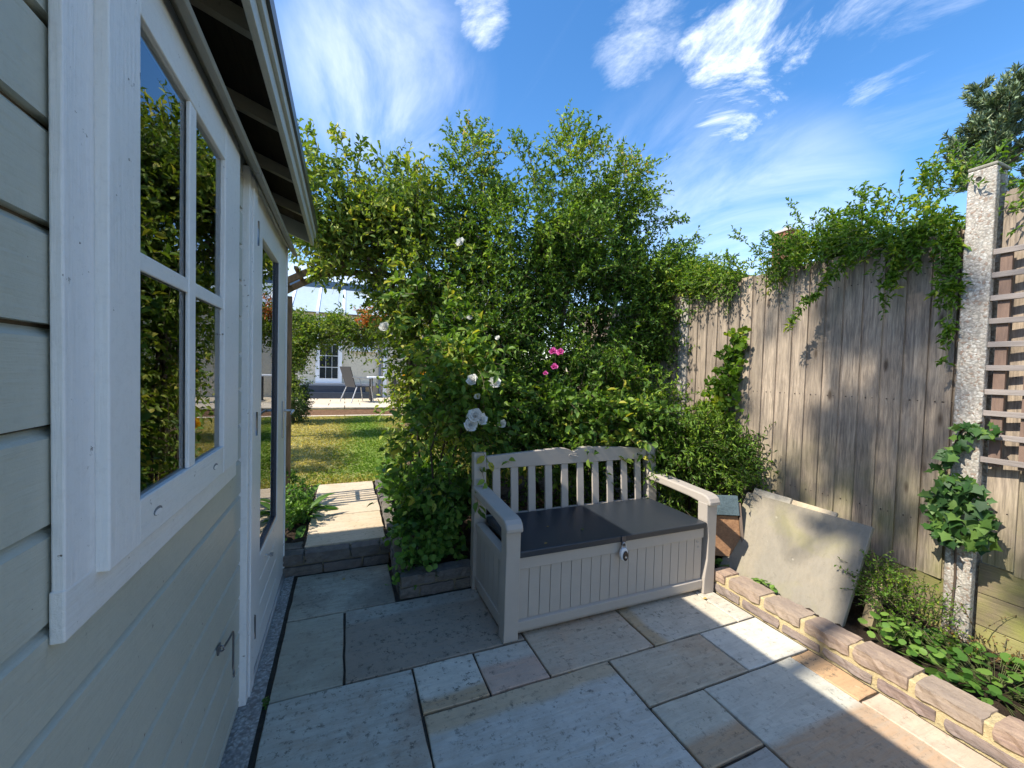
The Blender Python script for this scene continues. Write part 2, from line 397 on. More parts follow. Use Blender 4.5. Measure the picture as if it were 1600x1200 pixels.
T_L = tpl([(.15, .3), (.4, .5), (.7, .38)], .18, .3)
def flat(outline):                                  # fan
    V = [(.5, 0, 0)]+[(u, v, -.12*abs(v)) for u, v in outline]; n = len(outline)
    return np.array(V, float), np.array([(0, i+1, (i+1) % n+1) for i in range(n)])
T_IVY = flat([(0, 0), (-.08, .3), (.22, .32), (.3, .62), (.52, .3), (1., 0), (.52, -.3), (.3, -.62), (.22, -.32), (-.08, -.3)])
T_RND = flat([(0, 0), (.08, .3), (.35, .5), (.75, .45), (.95, .2), (.9, 0), (.95, -.2), (.75, -.45), (.35, -.5), (.08, -.3)])
def leaf_arrays(T, pos, d, n, L, W, tint):
    V, F = T; N = len(pos); d = unit(d); s = unit(np.cross(n, d)); n = np.cross(d, s)
    L = np.broadcast_to(L, (N,)); W = np.broadcast_to(W, (N,))
    X = pos[:, None]+d[:, None]*(V[None, :, 0:1]*L[:, None, None])+s[:, None]*(V[None, :, 1:2]*W[:, None, None])+n[:, None]*(V[None, :, 2:3]*L[:, None, None])
    FF = F[None]+(np.arange(N)*len(V))[:, None, None]
    return X.reshape(-1, 3), FF.reshape(-1, F.shape[1]), np.repeat(tint, len(V))
def rdir(n):
    return unit(RNG.normal(size=(n, 3)))
def twig_paths(start, d, L, bend, seg=5):
    """curved twigs: bend added (x,y,z) proportional to t^2"""
    t = np.linspace(0, 1, seg)[None, :, None]
    return start[:, None]+d[:, None]*L[:, None, None]*t+bend[:, None]*(t**2)*L[:, None, None]
def leaves_on(paths, k, spread=.9, up=.7, jitter=0.):
    """k leaves per path: returns pos, dir, normal"""
    N, Sg, _ = paths.shape
    u = (np.arange(k)[None]+RNG.random((N, k))*.8)/k; u = .08+u*.92
    f = np.clip(u*(Sg-1), 0, Sg-1.001); i = f.astype(int); fr = (f-i)[..., None]
    a = paths[np.arange(N)[:, None], i]; b = paths[np.arange(N)[:, None], i+1]
    pos = a+(b-a)*fr; t = unit(b-a)
    pos = pos.reshape(-1, 3); t = t.reshape(-1, 3)
    d = unit(t*.6+rdir(len(t))*spread+np.array([0, 0, .1]))
    n = unit(rdir(len(t))*.75+np.array([0, 0, up]))
    if jitter: pos = pos+RNG.normal(size=pos.shape)*jitter
    return pos, d, n
def in_blobs(n, blobs, surf=.45):
    wts = np.array([b[6] if len(b) > 6 else b[3]*b[4]*b[5] for b in blobs]); wts = wts/wts.sum()
    which = RNG.choice(len(blobs), n, p=wts); B = np.array([b[:6] for b in blobs])[which]
    d = rdir(n); r = RNG.random((n, 1))**surf
    return B[:, :3]+d*r*B[:, 3:], d
def shrub(name, loc, label, cat, blobs, n_tw, k, ll, lw, mat, tpl_=T_S, tw_len=(.15, .35), up=.35, droop=-.15, stems=(), tintf=None,
          extra=None, group=None, twmat=None, surf=.45, outw=.8, clip=None, spread=.9, tw_r=.0022, lname='foliage', root=None, cl_sc=3.2):
    r = root or thing(name, loc, label, cat, group)
    p, d = in_blobs(int(n_tw*1.6), blobs, surf)
    if cl_sc:
        nv_ = np.array([mnoise.noise(Vector(q)*cl_sc) for q in p]); o_ = np.argsort(-nv_+RNG.normal(size=len(p))*.05)[:n_tw]; p, d = p[o_], d[o_]
    else: p, d = p[:n_tw], d[:n_tw]
    dd = unit(d*outw+rdir(n_tw)*.7+np.array([0, 0, up])); L = RNG.uniform(*tw_len, n_tw)
    bend = np.tile(np.array([0, 0, droop]), (n_tw, 1))+RNG.normal(size=(n_tw, 3))*.12
    paths = twig_paths(p, dd, L, bend)
    if extra is not None:
        ex = extra if isinstance(extra, list) else [extra]
    else: ex = []
    pos, ld, nn = leaves_on(paths, k, spread)
    tw = [tube_arr(paths, np.linspace(tw_r, tw_r*.4, 5), 3)]
    for e in ex:                        # e = (paths, leaves per path, radius)
        pe, de, ne = leaves_on(e[0], e[1], spread); pos = np.vstack([pos, pe]); ld = np.vstack([ld, de]); nn = np.vstack([nn, ne])
        tw.append(tube_arr(e[0], np.linspace(e[2], e[2]*.35, e[0].shape[1]), 3))
    N = len(pos); s = RNG.uniform(.6, 1.15, N); tint = RNG.beta(2.2, 2.2, N)
    cn_ = np.array([mnoise.noise(Vector(q)*4.5) for q in pos[::k]]) if N > 0 else 0
    cn_ = np.repeat(cn_, k)[:N]; cn_ = np.pad(cn_, (0, max(0, N-len(cn_)))); tint = np.clip(tint+cn_*.55, 0, .97)
    if tintf is not None: tint = tintf(pos, tint)
    keep = np.ones(N, bool)
    if clip is not None: keep = clip(pos)
    pos, ld, nn, s, tint = pos[keep], ld[keep], nn[keep], s[keep], tint[keep]
    V, F, T = leaf_arrays(tpl_, pos, ld, nn, ll*s, lw*s, tint)
    fastmesh(lname, V, F, mat, r, T, kind='stuff')
    off = 0; VV, FF = [], []
    for v, f in tw: VV.append(v); FF.append(f+off); off += len(v)
    fastmesh('twigs', np.vstack(VV), np.vstack(FF), twmat or TWIG, r, kind='stuff')
    for sp, r0, r1 in stems:
        sp = np.array(sp, float); t = np.linspace(0, 1, 9); tt = np.linspace(0, 1, len(sp))
        q = np.stack([np.interp(t, tt, sp[:, i]) for i in range(3)], 1); q[1:-1] += RNG.normal(size=(7, 3))*.012
        tube('stem', q, np.linspace(r0, r1, 9), BARK, r, 7)
    return r
def arcs(starts, dirs, lens, sag, seg=7):
    starts = np.array(starts, float); dirs = unit(np.array(dirs, float)); lens = np.array(lens, float)
    return twig_paths(starts, dirs, lens, np.tile(np.array([0, 0, sag]), (len(starts), 1))+RNG.normal(size=(len(starts), 3))*.06, seg)

# ------------------------------------------------------------------ ground
def sheet(name, x0, x1, y0, y1, z, mat, nx=1, ny=1, amp=0., seed=0, zf=None, kind='structure', parent=None):
    xs = np.linspace(x0, x1, nx+1); ys = np.linspace(y0, y1, ny+1); rg = np.random.default_rng(seed)
    X, Y = np.meshgrid(xs, ys, indexing='ij'); Z = np.full_like(X, z)+(zf(X, Y) if zf else 0)+rg.normal(size=X.shape)*amp
    V = np.stack([X, Y, Z], -1).reshape(-1, 3); i = np.arange((nx+1)*(ny+1)).reshape(nx+1, ny+1)
    F = np.stack([i[:-1, :-1], i[1:, :-1], i[1:, 1:], i[:-1, 1:]], -1).reshape(-1, 4)
    return fastmesh(name, V, F, mat, parent, smooth=amp > 0, kind=kind)
GROUND = m_noise('ground_earth', (.13, .12, .05), (.08, .09, .035), .6)
g = sheet('ground', -250, 250, -250, 250, -.06, GROUND)
sheet('patio_bed', -1.0, 2.3, -2.5, 3.0, -.012, JOINT)
sheet('soil', 2.3, 3.6, -1.5, 2.5, .075, SOIL, 40, 120, .012, 1)
sheet('soil', .38, 3.6, 2.5, 4.85, .10, SOIL, 60, 50, .012, 2)
sheet('soil', -2.2, -.26, 3.06, 4.75, .12, SOIL, 40, 40, .012, 3)

# ------------------------------------------------------------------ paving slabs
patio = struct_root('patio')
GREY, BLUE, TAN, BROWN, PINK, WHITE, DARK = (.36, .375, .35), (.40, .435, .44), (.42, .33, .225), (.29, .225, .175), (.43, .33, .285), (.52, .53, .50), (.17, .165, .15)
def slab(x0, x1, y0, y1, mat, parent=patio, z=0., t=.03, gap=.0052, name='paving_slab'):
    rg = random
    x0 += gap; x1 -= gap; y0 += gap; y1 -= gap
    # edges slightly hand-dressed
    nx, ny = max(2, int((x1-x0)/.09)), max(2, int((y1-y0)/.09)); per = []
    j = lambda: rg.uniform(-.0028, .0028)
    for i in range(nx): per.append((x0+(x1-x0)*i/nx, y0+j()))
    for i in range(ny): per.append((x1+j(), y0+(y1-y0)*i/ny))
    for i in range(nx): per.append((x1-(x1-x0)*i/nx, y1+j()))
    for i in range(ny): per.append((x0+j(), y1-(y1-y0)*i/ny))
    cx, cy = (x0+x1)/2, (y0+y1)/2
    inn = []
    for (px, py) in per:
        d = .0035; inn.append((px-d*(1 if px > cx else -1), py-d*(1 if py > cy else -1)))
    n = len(per); dz = rg.uniform(-.0015, .0015)
    V = [(p[0], p[1], z-t) for p in per]+[(p[0], p[1], z-.003+dz) for p in per]+[(p[0], p[1], z+dz) for p in inn]
    F = [tuple(range(2*n, 3*n))]
    for a in (0, n):
        for i in range(n): F.append((a+i, a+(i+1) % n, a+n+(i+1) % n, a+n+i))
    return P(name, V, F, mat, parent)
sl = [
 (-.275, .302, 2.42, 2.925, m_slab('slab_a', GREY, DARK, spots=.5, dirt=.35)),
 (-.275, .015, 1.85, 2.42, m_slab('slab_b', (.35, .365, .335), (.30, .29, .25), spots=.35)),
 (.015, .885, 1.85, 2.42, m_slab('slab_c', (.25, .225, .20), (.30, .31, .30), (1, .16, 1), spots=.75, dirt=.55)),
 (-.275, .305, .99, 1.85, m_slab('slab_d', BLUE, (.30, .25, .21), spots=.6)),
 (.305, .597, 1.575, 1.85, m_slab('slab_e', (.37, .29, .20), (.50, .52, .51), (1, -.055, 1), spots=.85)),
 (.597, .885, 1.575, 1.85, m_slab('slab_f', PINK, (.44, .45, .44), (1, .03, 1), spots=.5)),
 (.885, 1.486, 1.575, 2.14, m_slab('slab_g', (.42, .39, .34), (.43, .34, .27), spots=.45)),
 (1.486, 2.088, 1.575, 2.14, m_slab('slab_h', (.38, .31, .21), (.44, .44, .41), (0, -.215, 1), spots=.5)),
 (2.088, 2.222, 1.575, 2.05, m_slab('slab_i', (.45, .46, .45), (.36, .33, .28), spots=.5)),
 (.305, 1.193, .70, 1.575, m_slab('slab_j', (.43, .46, .475), (.43, .37, .285), (1, .345, 1), spots=.55)),
 (1.193, 1.786, 1.28, 1.575, m_slab('slab_k', (.41, .39, .34), (.38, .31, .24), spots=.4)),
 (1.786, 2.222, 1.28, 1.575, m_slab('slab_l', (.50, .53, .53), (.46, .47, .45), spots=.35, dirt=.15)),
 (1.193, 1.488, .99, 1.28, m_slab('slab_m', (.36, .27, .19), (.42, .43, .40), (1, -.02, 1), spots=.4)),
 (1.488, 2.076, .41, 1.28, m_slab('slab_n', (.36, .275, .205), (.43, .46, .455), (1, .14, 1), spots=.35)),
 (2.076, 2.222, .985, 1.28, m_slab('slab_o', (.45, .32, .20), (.38, .26, .16), spots=.6)),
 (2.076, 2.222, .40, .985, m_slab('slab_p', (.46, .40, .35), (.44, .36, .30), spots=.3)),
 (1.193, 1.488, .40, .99, m_slab('slab_q', (.35, .36, .37), (.30, .28, .26), spots=.4)),
 (.305, 1.193, .12, .70, None), (-.275, .305, .12, .99, None), (1.488, 2.222, -.2, .41, None), (2.076, 2.222, -.2, .40, None), (1.193, 1.488, -.2, .40, None),
 (-.275, .6, -1.0, .12, None), (.6, 1.193, -1.0, .12, None), (1.193, 2.222, -1.0, -.2, None), (-.275, 2.222, -2.4, -1.0, None),
 (.885, 1.486, 2.14, 2.42, None), (1.486, 2.222, 2.14, 2.42, None)]
seen = set()
for x0, x1, y0, y1, m in sl:
    if (x0, y0) == (1.488, -.2): x1 = 2.076
    m = m or m_slab('slab_z', (.40, .40, .37), (.38, .32, .26), spots=.4)
    slab(x0, x1, y0, y1, m)
for o in list(patio.children):
    o.location.z += 0
# concrete strip along the shed
sheet('concrete_strip', -.38, -.290, -1.6, 2.935, .003, CONCF, 2, 60, .0012, 5)

# path beyond the step
path = struct_root('path')
PTH = m_slab('slab_path', (.46, .42, .36), (.42, .37, .29), spots=.3, dirt=.15)
for a in ((-.245, .295, 3.045, 3.27), (-.248, .30, 3.27, 3.645), (-.25, .305, 3.645, 4.13), (-.245, .295, 4.13, 4.63)):
    slab(*a, PTH, path, z=.145, name='paving_slab')
sheet('path_bed', -.27, .33, 3.05, 4.66, .118, JOINT)

# ------------------------------------------------------------------ stone walls
def rough_stone(x0, x1, y0, y1, z0, z1, mat, parent, amp=.007, name='stone', seed=0, nseg=None):
    rg = np.random.default_rng(seed)
    L = (x1-x0, y1-y0, z1-z0); div = [max(1, min(9, int(round(v/.026)))) for v in L]
    nx, ny, nz = div
    idx = {}; V = []
    def vid(i, j, k):
        if (i, j, k) not in idx:
            idx[(i, j, k)] = len(V); V.append([x0+L[0]*i/nx, y0+L[1]*j/ny, z0+L[2]*k/nz])
        return idx[(i, j, k)]
    F = []
    for i in range(nx):
        for j in range(ny):
            F.append((vid(i, j, 0), vid(i, j+1, 0), vid(i+1, j+1, 0), vid(i+1, j, 0))); F.append((vid(i, j, nz), vid(i+1, j, nz), vid(i+1, j+1, nz), vid(i, j+1, nz)))
    for i in range(nx):
        for k in range(nz):
            F.append((vid(i, 0, k), vid(i+1, 0, k), vid(i+1, 0, k+1), vid(i, 0, k+1))); F.append((vid(i, ny, k), vid(i, ny, k+1), vid(i+1, ny, k+1), vid(i+1, ny, k)))
    for j in range(ny):
        for k in range(nz):
            F.append((vid(0, j, k), vid(0, j, k+1), vid(0, j+1, k+1), vid(0, j+1, k))); F.append((vid(nx, j, k), vid(nx, j+1, k), vid(nx, j+1, k+1), vid(nx, j, k+1)))
    V = np.array(V); c = (V.min(0)+V.max(0))/2; h = (V.max(0)-V.min(0))/2
    q = (V-c)/h; corner = (np.abs(q) > .95).sum(1)
    V = c+(V-c)*(1-np.where(corner >= 3, .07, np.where(corner == 2, .02, 0))[:, None]*np.array([min(1, .03/hh) for hh in h]))
    V += rg.normal(size=V.shape)*amp*np.array([1, .6, .35])
    return P(name, V, F, mat, parent, smooth=False)
lw = thing('stone_wall', (2.29, 1.0, 0), 'low raised bed edging of two courses of pinkish sandstone with yellow mortar beside the fence', 'stone wall')
box('mortar', 2.2395, 2.352, -1.2, 1.90, -.02, .119, MORTAR, lw, bev=.006)
ys = [1.895, 1.776, 1.545, 1.326, 1.105, .885, .66, .44, .20, -.03, -.3, -.6, -.9, -1.2]
for i in range(len(ys)-1):
    rough_stone(2.228, 2.362, ys[i+1]+random.uniform(.008, .015), ys[i]-random.uniform(.008, .015), .068+random.uniform(0, .008), .129+random.uniform(-.004, .004), STONE, lw, .0028, seed=i)
ys2 = [1.895, 1.675, 1.44, 1.225, 1.01, .79, .56, .33, .1, -.2, -.5, -.8, -1.2]
for i in range(len(ys2)-1):
    rough_stone(2.2295, 2.30, ys2[i+1]+random.uniform(.006, .014), ys2[i]-random.uniform(.006, .014), .004, .047+random.uniform(-.005, .005), STONELOW, lw, .0025, seed=40+i)
# step
st = thing('stone_step', (0, 2.95, 0), 'dark stone step of two courses up to the sunny garden path', 'step')
box('mortar', -.36, .305, 2.962, 3.04, -.02, .118, MORTARD, st)
xs = [-.365, -.235, .05, .245, .345]
TREAD = m_slab('slab_tread', (.30, .29, .25), (.24, .22, .19), spots=.6)
for i in range(4): rough_stone(xs[i]+.005, xs[i+1]-.005, 2.945, 3.035, .070, .138, STONED if i != 1 else STONED, st, .0035, seed=60+i)
xs = [-.365, -.12, .13, .31]
for i in range(3): rough_stone(xs[i]+.005, xs[i+1]-.005, 2.94, 3.0, -.004, .058, STONED, st, .003, seed=70+i)
rough_stone(-.42, -.26, 3.045, 3.16, .09, .140, STONED, st, .003, seed=78)
# planter wall
pw = thing('stone_wall', (.36, 2.43, 0), 'low dark stone planter edging with a corner between the step and the bench', 'stone wall')
box('mortar', .325, 2.9, 2.452, 2.53, -.02, .118, MORTARD, pw); box('mortar', .325, .40, 2.53, 4.6, -.02, .150, MORTARD, pw)
xs = [.318, .54, .80, 1.05, 1.3, 1.55, 1.8, 2.05, 2.3, 2.55, 2.8]
for i in range(10): rough_stone(xs[i]+.006, xs[i+1]-.006, 2.438, 2.54, .070, .132, STONED, pw, .005, seed=80+i)
xs = [.318, .44, .66, .9, 1.15, 1.4, 1.7, 2.0, 2.3, 2.6]
for i in range(9): rough_stone(xs[i]+.006, xs[i+1]-.006, 2.440, 2.52, -.004, .058, STONED, pw, .004, seed=100+i)
ys = [2.545, 2.75, 2.93]
for i in range(2): 
    rough_stone(.312, .405, ys[i]+.006, ys[i+1]-.006, .070, .132, STONED, pw, .005, seed=120+i); rough_stone(.316, .38, ys[i]-.04, ys[i+1]-.05, -.004, .058, STONED, pw, .004, seed=130+i)
ys = [3.04, 3.4, 3.8, 4.2, 4.6]
for i in range(4): rough_stone(.318, .40, ys[i]+.006, ys[i+1]-.006, .105, .165, STONED, pw, .005, seed=140+i)

# ------------------------------------------------------------------ lawn and far patio
LAWN = m_noise('lawn_soil', (.34, .29, .13), (.22, .23, .07), 2)
def lawn_patch():
    m = LAWN; n, l = m.node_tree.nodes, m.node_tree.links; p = n['Principled BSDF']; src = p.inputs['Base Color'].links[0].from_socket
    t = nd(n, 'ShaderNodeNewGeometry'); sx = nd(n, 'ShaderNodeSeparateXYZ'); l.new(t.outputs['Position'], sx.inputs[0])
    nz = noise(n, l, t.outputs['Position'], 1.6, 6, .6)
    q = mth(n, l, 'ADD', mth(n, l, 'ABSOLUTE', mth(n, l, 'SUBTRACT', sx.outputs[0], .42)), mth(n, l, 'MULTIPLY', mth(n, l, 'SUBTRACT', nz, .5), .5))
    l.new(mix(n, l, mr(n, l, q, .10, .72, .8, 0), src, (.17, .26, .04)), p.inputs['Base Color'])
lawn_patch()
def lz(X, Y): return (Y-4.6)*.11/5.4
sheet('lawn', -4.5, 3.1, 4.66, 10.05, .135, LAWN, 10, 10, 0, 0, lz)
farpatio = struct_root('far_patio')
EDGE = m_slab('slab_edge', (.50, .48, .43), (.46, .42, .35), spots=.2, dirt=.1)
for i in range(10): slab(-4+.8*i, -3.2+.8*i, 10.06, 10.22, EDGE, farpatio, z=.262, name='edging_stone')
BARKM = m_noise('bark_mulch', (.20, .11, .06), (.12, .065, .035), 14, b=1, c3=(.34, .22, .13))
o = P('bark_bed', [(-4, 10.2, .24), (4, 10.2, .24), (4, 10.42, .37), (-4, 10.42, .37)], [(0, 1, 2, 3)], BARKM, None, kind='structure')
sheet('far_patio_bed', -4, 4.5, 10.42, 14.0, .385, JOINT)
rr = random.Random(5)
for i in range(9):
    for j in range(6):
        x = -3+.75*i+(.37 if j % 2 else 0); slab(x, x+.75, 10.43+.6*j, 11.03+.6*j, EDGE, farpatio, z=.42, gap=.01)

# grass blades
GR = m_leaf('grass_blades', [(0, (.10, .20, .02)), (.35, (.17, .27, .035)), (.6, (.42, .34, .10)), (1, (.60, .50, .22))], .4, .7, .1)
N = 90000
X = RNG.uniform(-2.2, 2.6, N); Y = 4.64+5.4*RNG.random(N)**1.25
pos = np.stack([X, Y, .135+lz(X, Y)], 1)
green = .95*np.exp(-(((X-.38-.02*(Y-7))/.48)**2))*(Y > 5.0)+.35*np.sin(X*5+Y*2.3)*.3+np.exp(-((Y-4.9)/.35)**2)*.6
tint = np.clip(.80-green*.62+RNG.normal(size=N)*.13, 0, 1)
d = unit(rdir(N)*np.array([1, 1, .5])+np.array([0, 0, .25]))
V, F, T = leaf_arrays(T_S, pos, d, unit(rdir(N)), RNG.uniform(.02, .045, N), .006, tint)
fastmesh('grass', V, F, GR, None, T, kind='stuff')
bpy.data.objects['grass']['label'] = 'patchy dry yellow and green lawn grass beyond the arch'

# ------------------------------------------------------------------ the shed
shed = thing('garden_shed', (-1.4, .8, 0), 'sage green painted timber garden shed with white framed window and glazed door along the left', 'shed')
wall = P('wall', boxv(-.415, -.392, -1.5, .80, .0, 2.30)+boxv(-.415, -.392, 1.66, 1.90, .0, 2.30)+boxv(-.415, -.392, .80, 1.66, .0, 1.03)+boxv(-.415, -.392, .80, 1.66, 2.10, 2.30)
         + boxv(-.415, -.392, 1.90, 3.0, 2.15, 2.30)+boxv(-.415, -.392, 2.96, 3.0, 0, 2.15)
         + boxv(-2.6, -2.56, -1.5, 3.0, 0, 2.30)+boxv(-2.56, -.415, -1.5, -1.46, 0, 2.6)+boxv(-2.56, -.415, 2.96, 3.0, 0, 2.6)+boxv(-2.56, -.415, -1.46, 2.96, .0, .04),
         [tuple(i+8*b for i in f) for b in range(10) for f in BOXF], DARKIN, shed)
z0 = 1.013-.138*8; k = 0
while z0 < 2.2:
    z1 = z0+.138
    a, b = max(z0, .012)+.0, z1
    rows = [(-1.52, 1.862)]
    if a < 2.09 and b > 1.045: rows = [(-1.52, .80), (1.66, 1.862)]
    if b > 2.16: b = 2.2
    for (y0, y1) in rows+([(2.962, 3.018)]):
        jx = random.uniform(-.0008, .0008)
        prof = [(-.392, a+.001), (-.375+jx, a+.001), (-.375+jx, b-.018), (-.3895, b-.0045), (-.392, b-.0045)]
        prism('cladding_board', prof, 1, y0, y1, SIDING, wall)
    z0 = z1; k += 1
box('cladding_board', -.392, -.372, 1.862, 3.018, 2.16, 2.28, SIDING, wall)
# corner board at the far end, end wall boards
box('corner_board', -.393, -.358, 3.0185, 3.036, .0, 2.24, TRIM, shed, bev=.002)
for i in range(16): box('cladding_board', -2.6, -.394, 3.001, 3.017, i*.14+.004, i*.14+.139, SIDING, wall)
# window
win = box('window', -.372, -.357, .747, .822, .985, 2.16, TRIM, shed, bev=.0025)   # left outer trim
def wpart(name, *a, mat=TRIM, bev=.0025): return box(name, *a, mat, win, bev=bev)
wpart('outer_trim', -.3735, -.3575, 1.646, 1.70, .985, 2.16)
wpart('sill_trim', -.3735, -.3565, .745, 1.702, .983, 1.058, mat=TRIMY)
wpart('outer_trim', -.3735, -.3575, .822, 1.646, 2.09, 2.17, mat=TRIMY)
wpart('stile', -.392, -.340, .822, .926, 1.046, 2.088)
wpart('stile', -.392, -.340, 1.470, 1.646, 1.046, 2.088)
wpart('bottom_rail', -.392, -.3408, .9262, 1.4698, 1.046, 1.128, mat=TRIMY)
wpart('top_rail', -.392, -.3408, .9262, 1.4698, 1.990, 2.088, mat=TRIMY)
wpart('glazing_bar', -.3515, -.3425, 1.178, 1.222, 1.1282, 1.9898)
wpart('glazing_bar', -.3515, -.3445, .9262, 1.1778, 1.545, 1.578, mat=TRIMY)
wpart('glazing_bar', -.3515, -.3445, 1.2222, 1.4698, 1.545, 1.578, mat=TRIMY)
for y0, y1 in ((.9262, 1.1778), (1.2222, 1.4698)):
    for z0, z1 in ((1.1282, 1.5448), (1.5782, 1.9898)):
        box('pane', -.3555, -.3525, y0-.004, y1+.004, z0-.004, z1+.004, GLASS, win)
for y in (1.00, 1.385):
    o = prism('weep_slot', [(y+.016*math.cos(t), 1.083+.0055*math.sin(t)) for t in np.linspace(0, 2*math.pi, 13)[:-1]], 0, -.3406, -.3388, m_plain('slot_plastic', (.85, .86, .86), .3), win)
    prism('slot_dark_ring', [(y+.019*math.cos(t), 1.085+.0085*math.sin(t)) for t in np.linspace(0, 2*math.pi, 13)[:-1]], 0, -.3407, -.3396, m_plain('slot_rim', (.20, .21, .22), .6), win)  # dark ring behind the white slot, wider and a little higher
# spacer bars inside double glazing
for (y0, y1) in ((.93, 1.18), (1.22, 1.468)):
    box('spacer_bar', -.372, -.357, y1-.012, y1-.004, 1.12, 1.995, METAL, win)
# door frame and door
DR = box('door_frame', -.40, -.352, 1.864, 1.905, .004, 2.15, TRIM, shed, bev=.002)
box('jamb', -.40, -.346, 1.908, 1.985, .0, 2.13, TRIM, DR, bev=.002); box('jamb', -.40, -.35, 2.952, 2.972, .0, 2.13, TRIM, DR, bev=.002)
box('head', -.40, -.349, 1.908, 2.972, 2.132, 2.165, TRIMY, DR, bev=.002); box('threshold', -.41, -.345, 1.985, 2.952, 0, .022, METAL, DR)
door = box('door', -.40, -.357, 1.992, 2.16, .028, 2.126, TRIM, shed, bev=.0025)
def dpart(name, *a, mat=TRIM, bev=.0025): return box(name, *a, mat, door, bev=bev)
dpart('stile', -.40, -.357, 2.665, 2.946, .028, 2.126)
dpart('top_rail', -.40, -.3575, 2.1602, 2.6648, 1.962, 2.126, mat=TRIMY)
for i in range(4):
    a = .028+i*.117
    prism('door_board', [(-.40, a), (-.3575, a), (-.3575, a+.104), (-.3635, a+.111), (-.3635, a+.1165), (-.40, a+.1165)], 1, 2.1602, 2.6648, TRIMY, door)
box('pane', -.377, -.374, 2.155, 2.67, .49, 1.967, GLASS, door)
box('glazing_bead', -.374, -.361, 2.1602, 2.175, .4965, 1.9618, m_plain('black_seal', (.05, .06, .08), .4), door)
box('glazing_bead', -.374, -.361, 2.650, 2.6648, .4965, 1.9618, bpy.data.materials['black_seal'], door)
box('glazing_bead', -.374, -.361, 2.175, 2.650, .4965, .508, bpy.data.materials['black_seal'], door)
for z in (1.93, 1.13, .25):
    h = box('hinge', -.3568, -.3515, 1.968, 2.014, z-.048, z+.048, HMETAL, door, bev=.001)
    V, F = tube_arr(np.array([[(-.349, 1.988, z-.05), (-.349, 1.988, z-.012), (-.349, 1.988, z+.012), (-.349, 1.988, z+.05)]]), .0085, 10)
    P('hinge_knuckle', V, [tuple(map(int, f)) for f in F]+[tuple(range(10)), tuple(range(30, 40))[::-1]], HMETAL, door, smooth=True)
box('lock_plate', -.3568, -.349, 2.835, 2.868, .93, 1.16, METAL, door, bev=.002)
tube('lever_handle', [(-.352, 2.852, 1.10), (-.315, 2.852, 1.10), (-.303, 2.852, 1.10), (-.296, 2.842, 1.10), (-.294, 2.76, 1.098), (-.296, 2.73, 1.094)], [.008, .0075, .0075, .008, .008, .006], METAL, door)
tube('latch_knob', [(-.357, 2.30, .43), (-.338, 2.30, .43), (-.334, 2.30, .43), (-.322, 2.30, .43)], [.005, .005, .011, .010], METAL, door)
# cabin hook
hk = box('cabin_hook', -.3745, -.3690, 1.550, 1.576, .425, .455, HMETAL, shed, bev=.001)
ring = [(-.366+.009*math.cos(t), 1.563, .44+.009*math.sin(t)) for t in np.linspace(0, 5.8, 12)]
tube('eye', ring, .0026, HMETAL, hk, 6)
tube('hook_rod', [(-.360, 1.563, .440), (-.352, 1.60, .446), (-.350, 1.640, .446), (-.350, 1.647, .436), (-.350, 1.647, .34), (-.350, 1.647, .315), (-.346, 1.640, .298), (-.342, 1.622, .296), (-.340, 1.61, .306)], .0036, HMETAL, hk, 7)
# drip boards
for y0, y1 in ((.70, 1.775), (1.80, 3.0)):
    prism('drip_board', [(-.3738, 2.215), (-.3738, 2.175), (-.322, 2.095), (-.302, 2.088), (-.298, 2.10), (-.312, 2.128)], 1, y0, y1, DRIP, shed, bev=.002)
# roof
roof = P('roof', [(-.205, -1.6, 2.352), (-.205, 3.12, 2.352), (-1.5, 3.12, 2.80), (-1.5, -1.6, 2.80), (-2.8, -1.6, 2.352), (-2.8, 3.12, 2.352),
                  (-.205, -1.6, 2.335), (-.205, 3.12, 2.335), (-1.5, 3.12, 2.783), (-1.5, -1.6, 2.783), (-2.8, -1.6, 2.335), (-2.8, 3.12, 2.335)],
         [(0, 1, 2, 3), (3, 2, 5, 4), (7, 6, 9, 8), (8, 9, 10, 11), (0, 6, 7, 1), (1, 7, 8, 2), (2, 8, 11, 5), (0, 3, 9, 6), (3, 4, 10, 9), (4, 5, 11, 10)], FELT, shed)
slope = (2.80-2.352)/(1.5-.205)
for i in range(13):
    a, b = -.232-i*.1, -.232-i*.1-.098
    za, zb = 2.332+(-.205-a)*slope-.0, 2.332+(-.205-b)*slope
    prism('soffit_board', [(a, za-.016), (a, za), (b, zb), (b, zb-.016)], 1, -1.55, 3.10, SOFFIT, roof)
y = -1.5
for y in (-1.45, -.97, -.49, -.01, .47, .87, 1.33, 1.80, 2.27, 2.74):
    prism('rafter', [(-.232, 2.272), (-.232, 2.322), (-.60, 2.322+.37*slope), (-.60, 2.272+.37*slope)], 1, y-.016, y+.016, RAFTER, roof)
FASC = m_paint('fascia_paint', (.48, .50, .46), long='Y', dirt=.5)
box('fascia', -.231, -.212, -1.6, 3.105, 2.205, 2.328, FASC, roof, bev=.002)
box('fascia_upper', -.2118, -.200, -1.6, 3.112, 2.258, 2.334, FASC, roof, bev=.002)
box('drip_edge', -.1998, -.190, -1.6, 3.118, 2.300, 2.350, m_plain('drip_edge_metal', (.06, .065, .07), .35, .5), roof)
prism('barge_board', [(-.232, 2.22), (-.232, 2.333), (-1.5, 2.333+1.27*slope), (-1.5, 2.22+1.27*slope)], 1, 3.1, 3.115, FASC, roof)

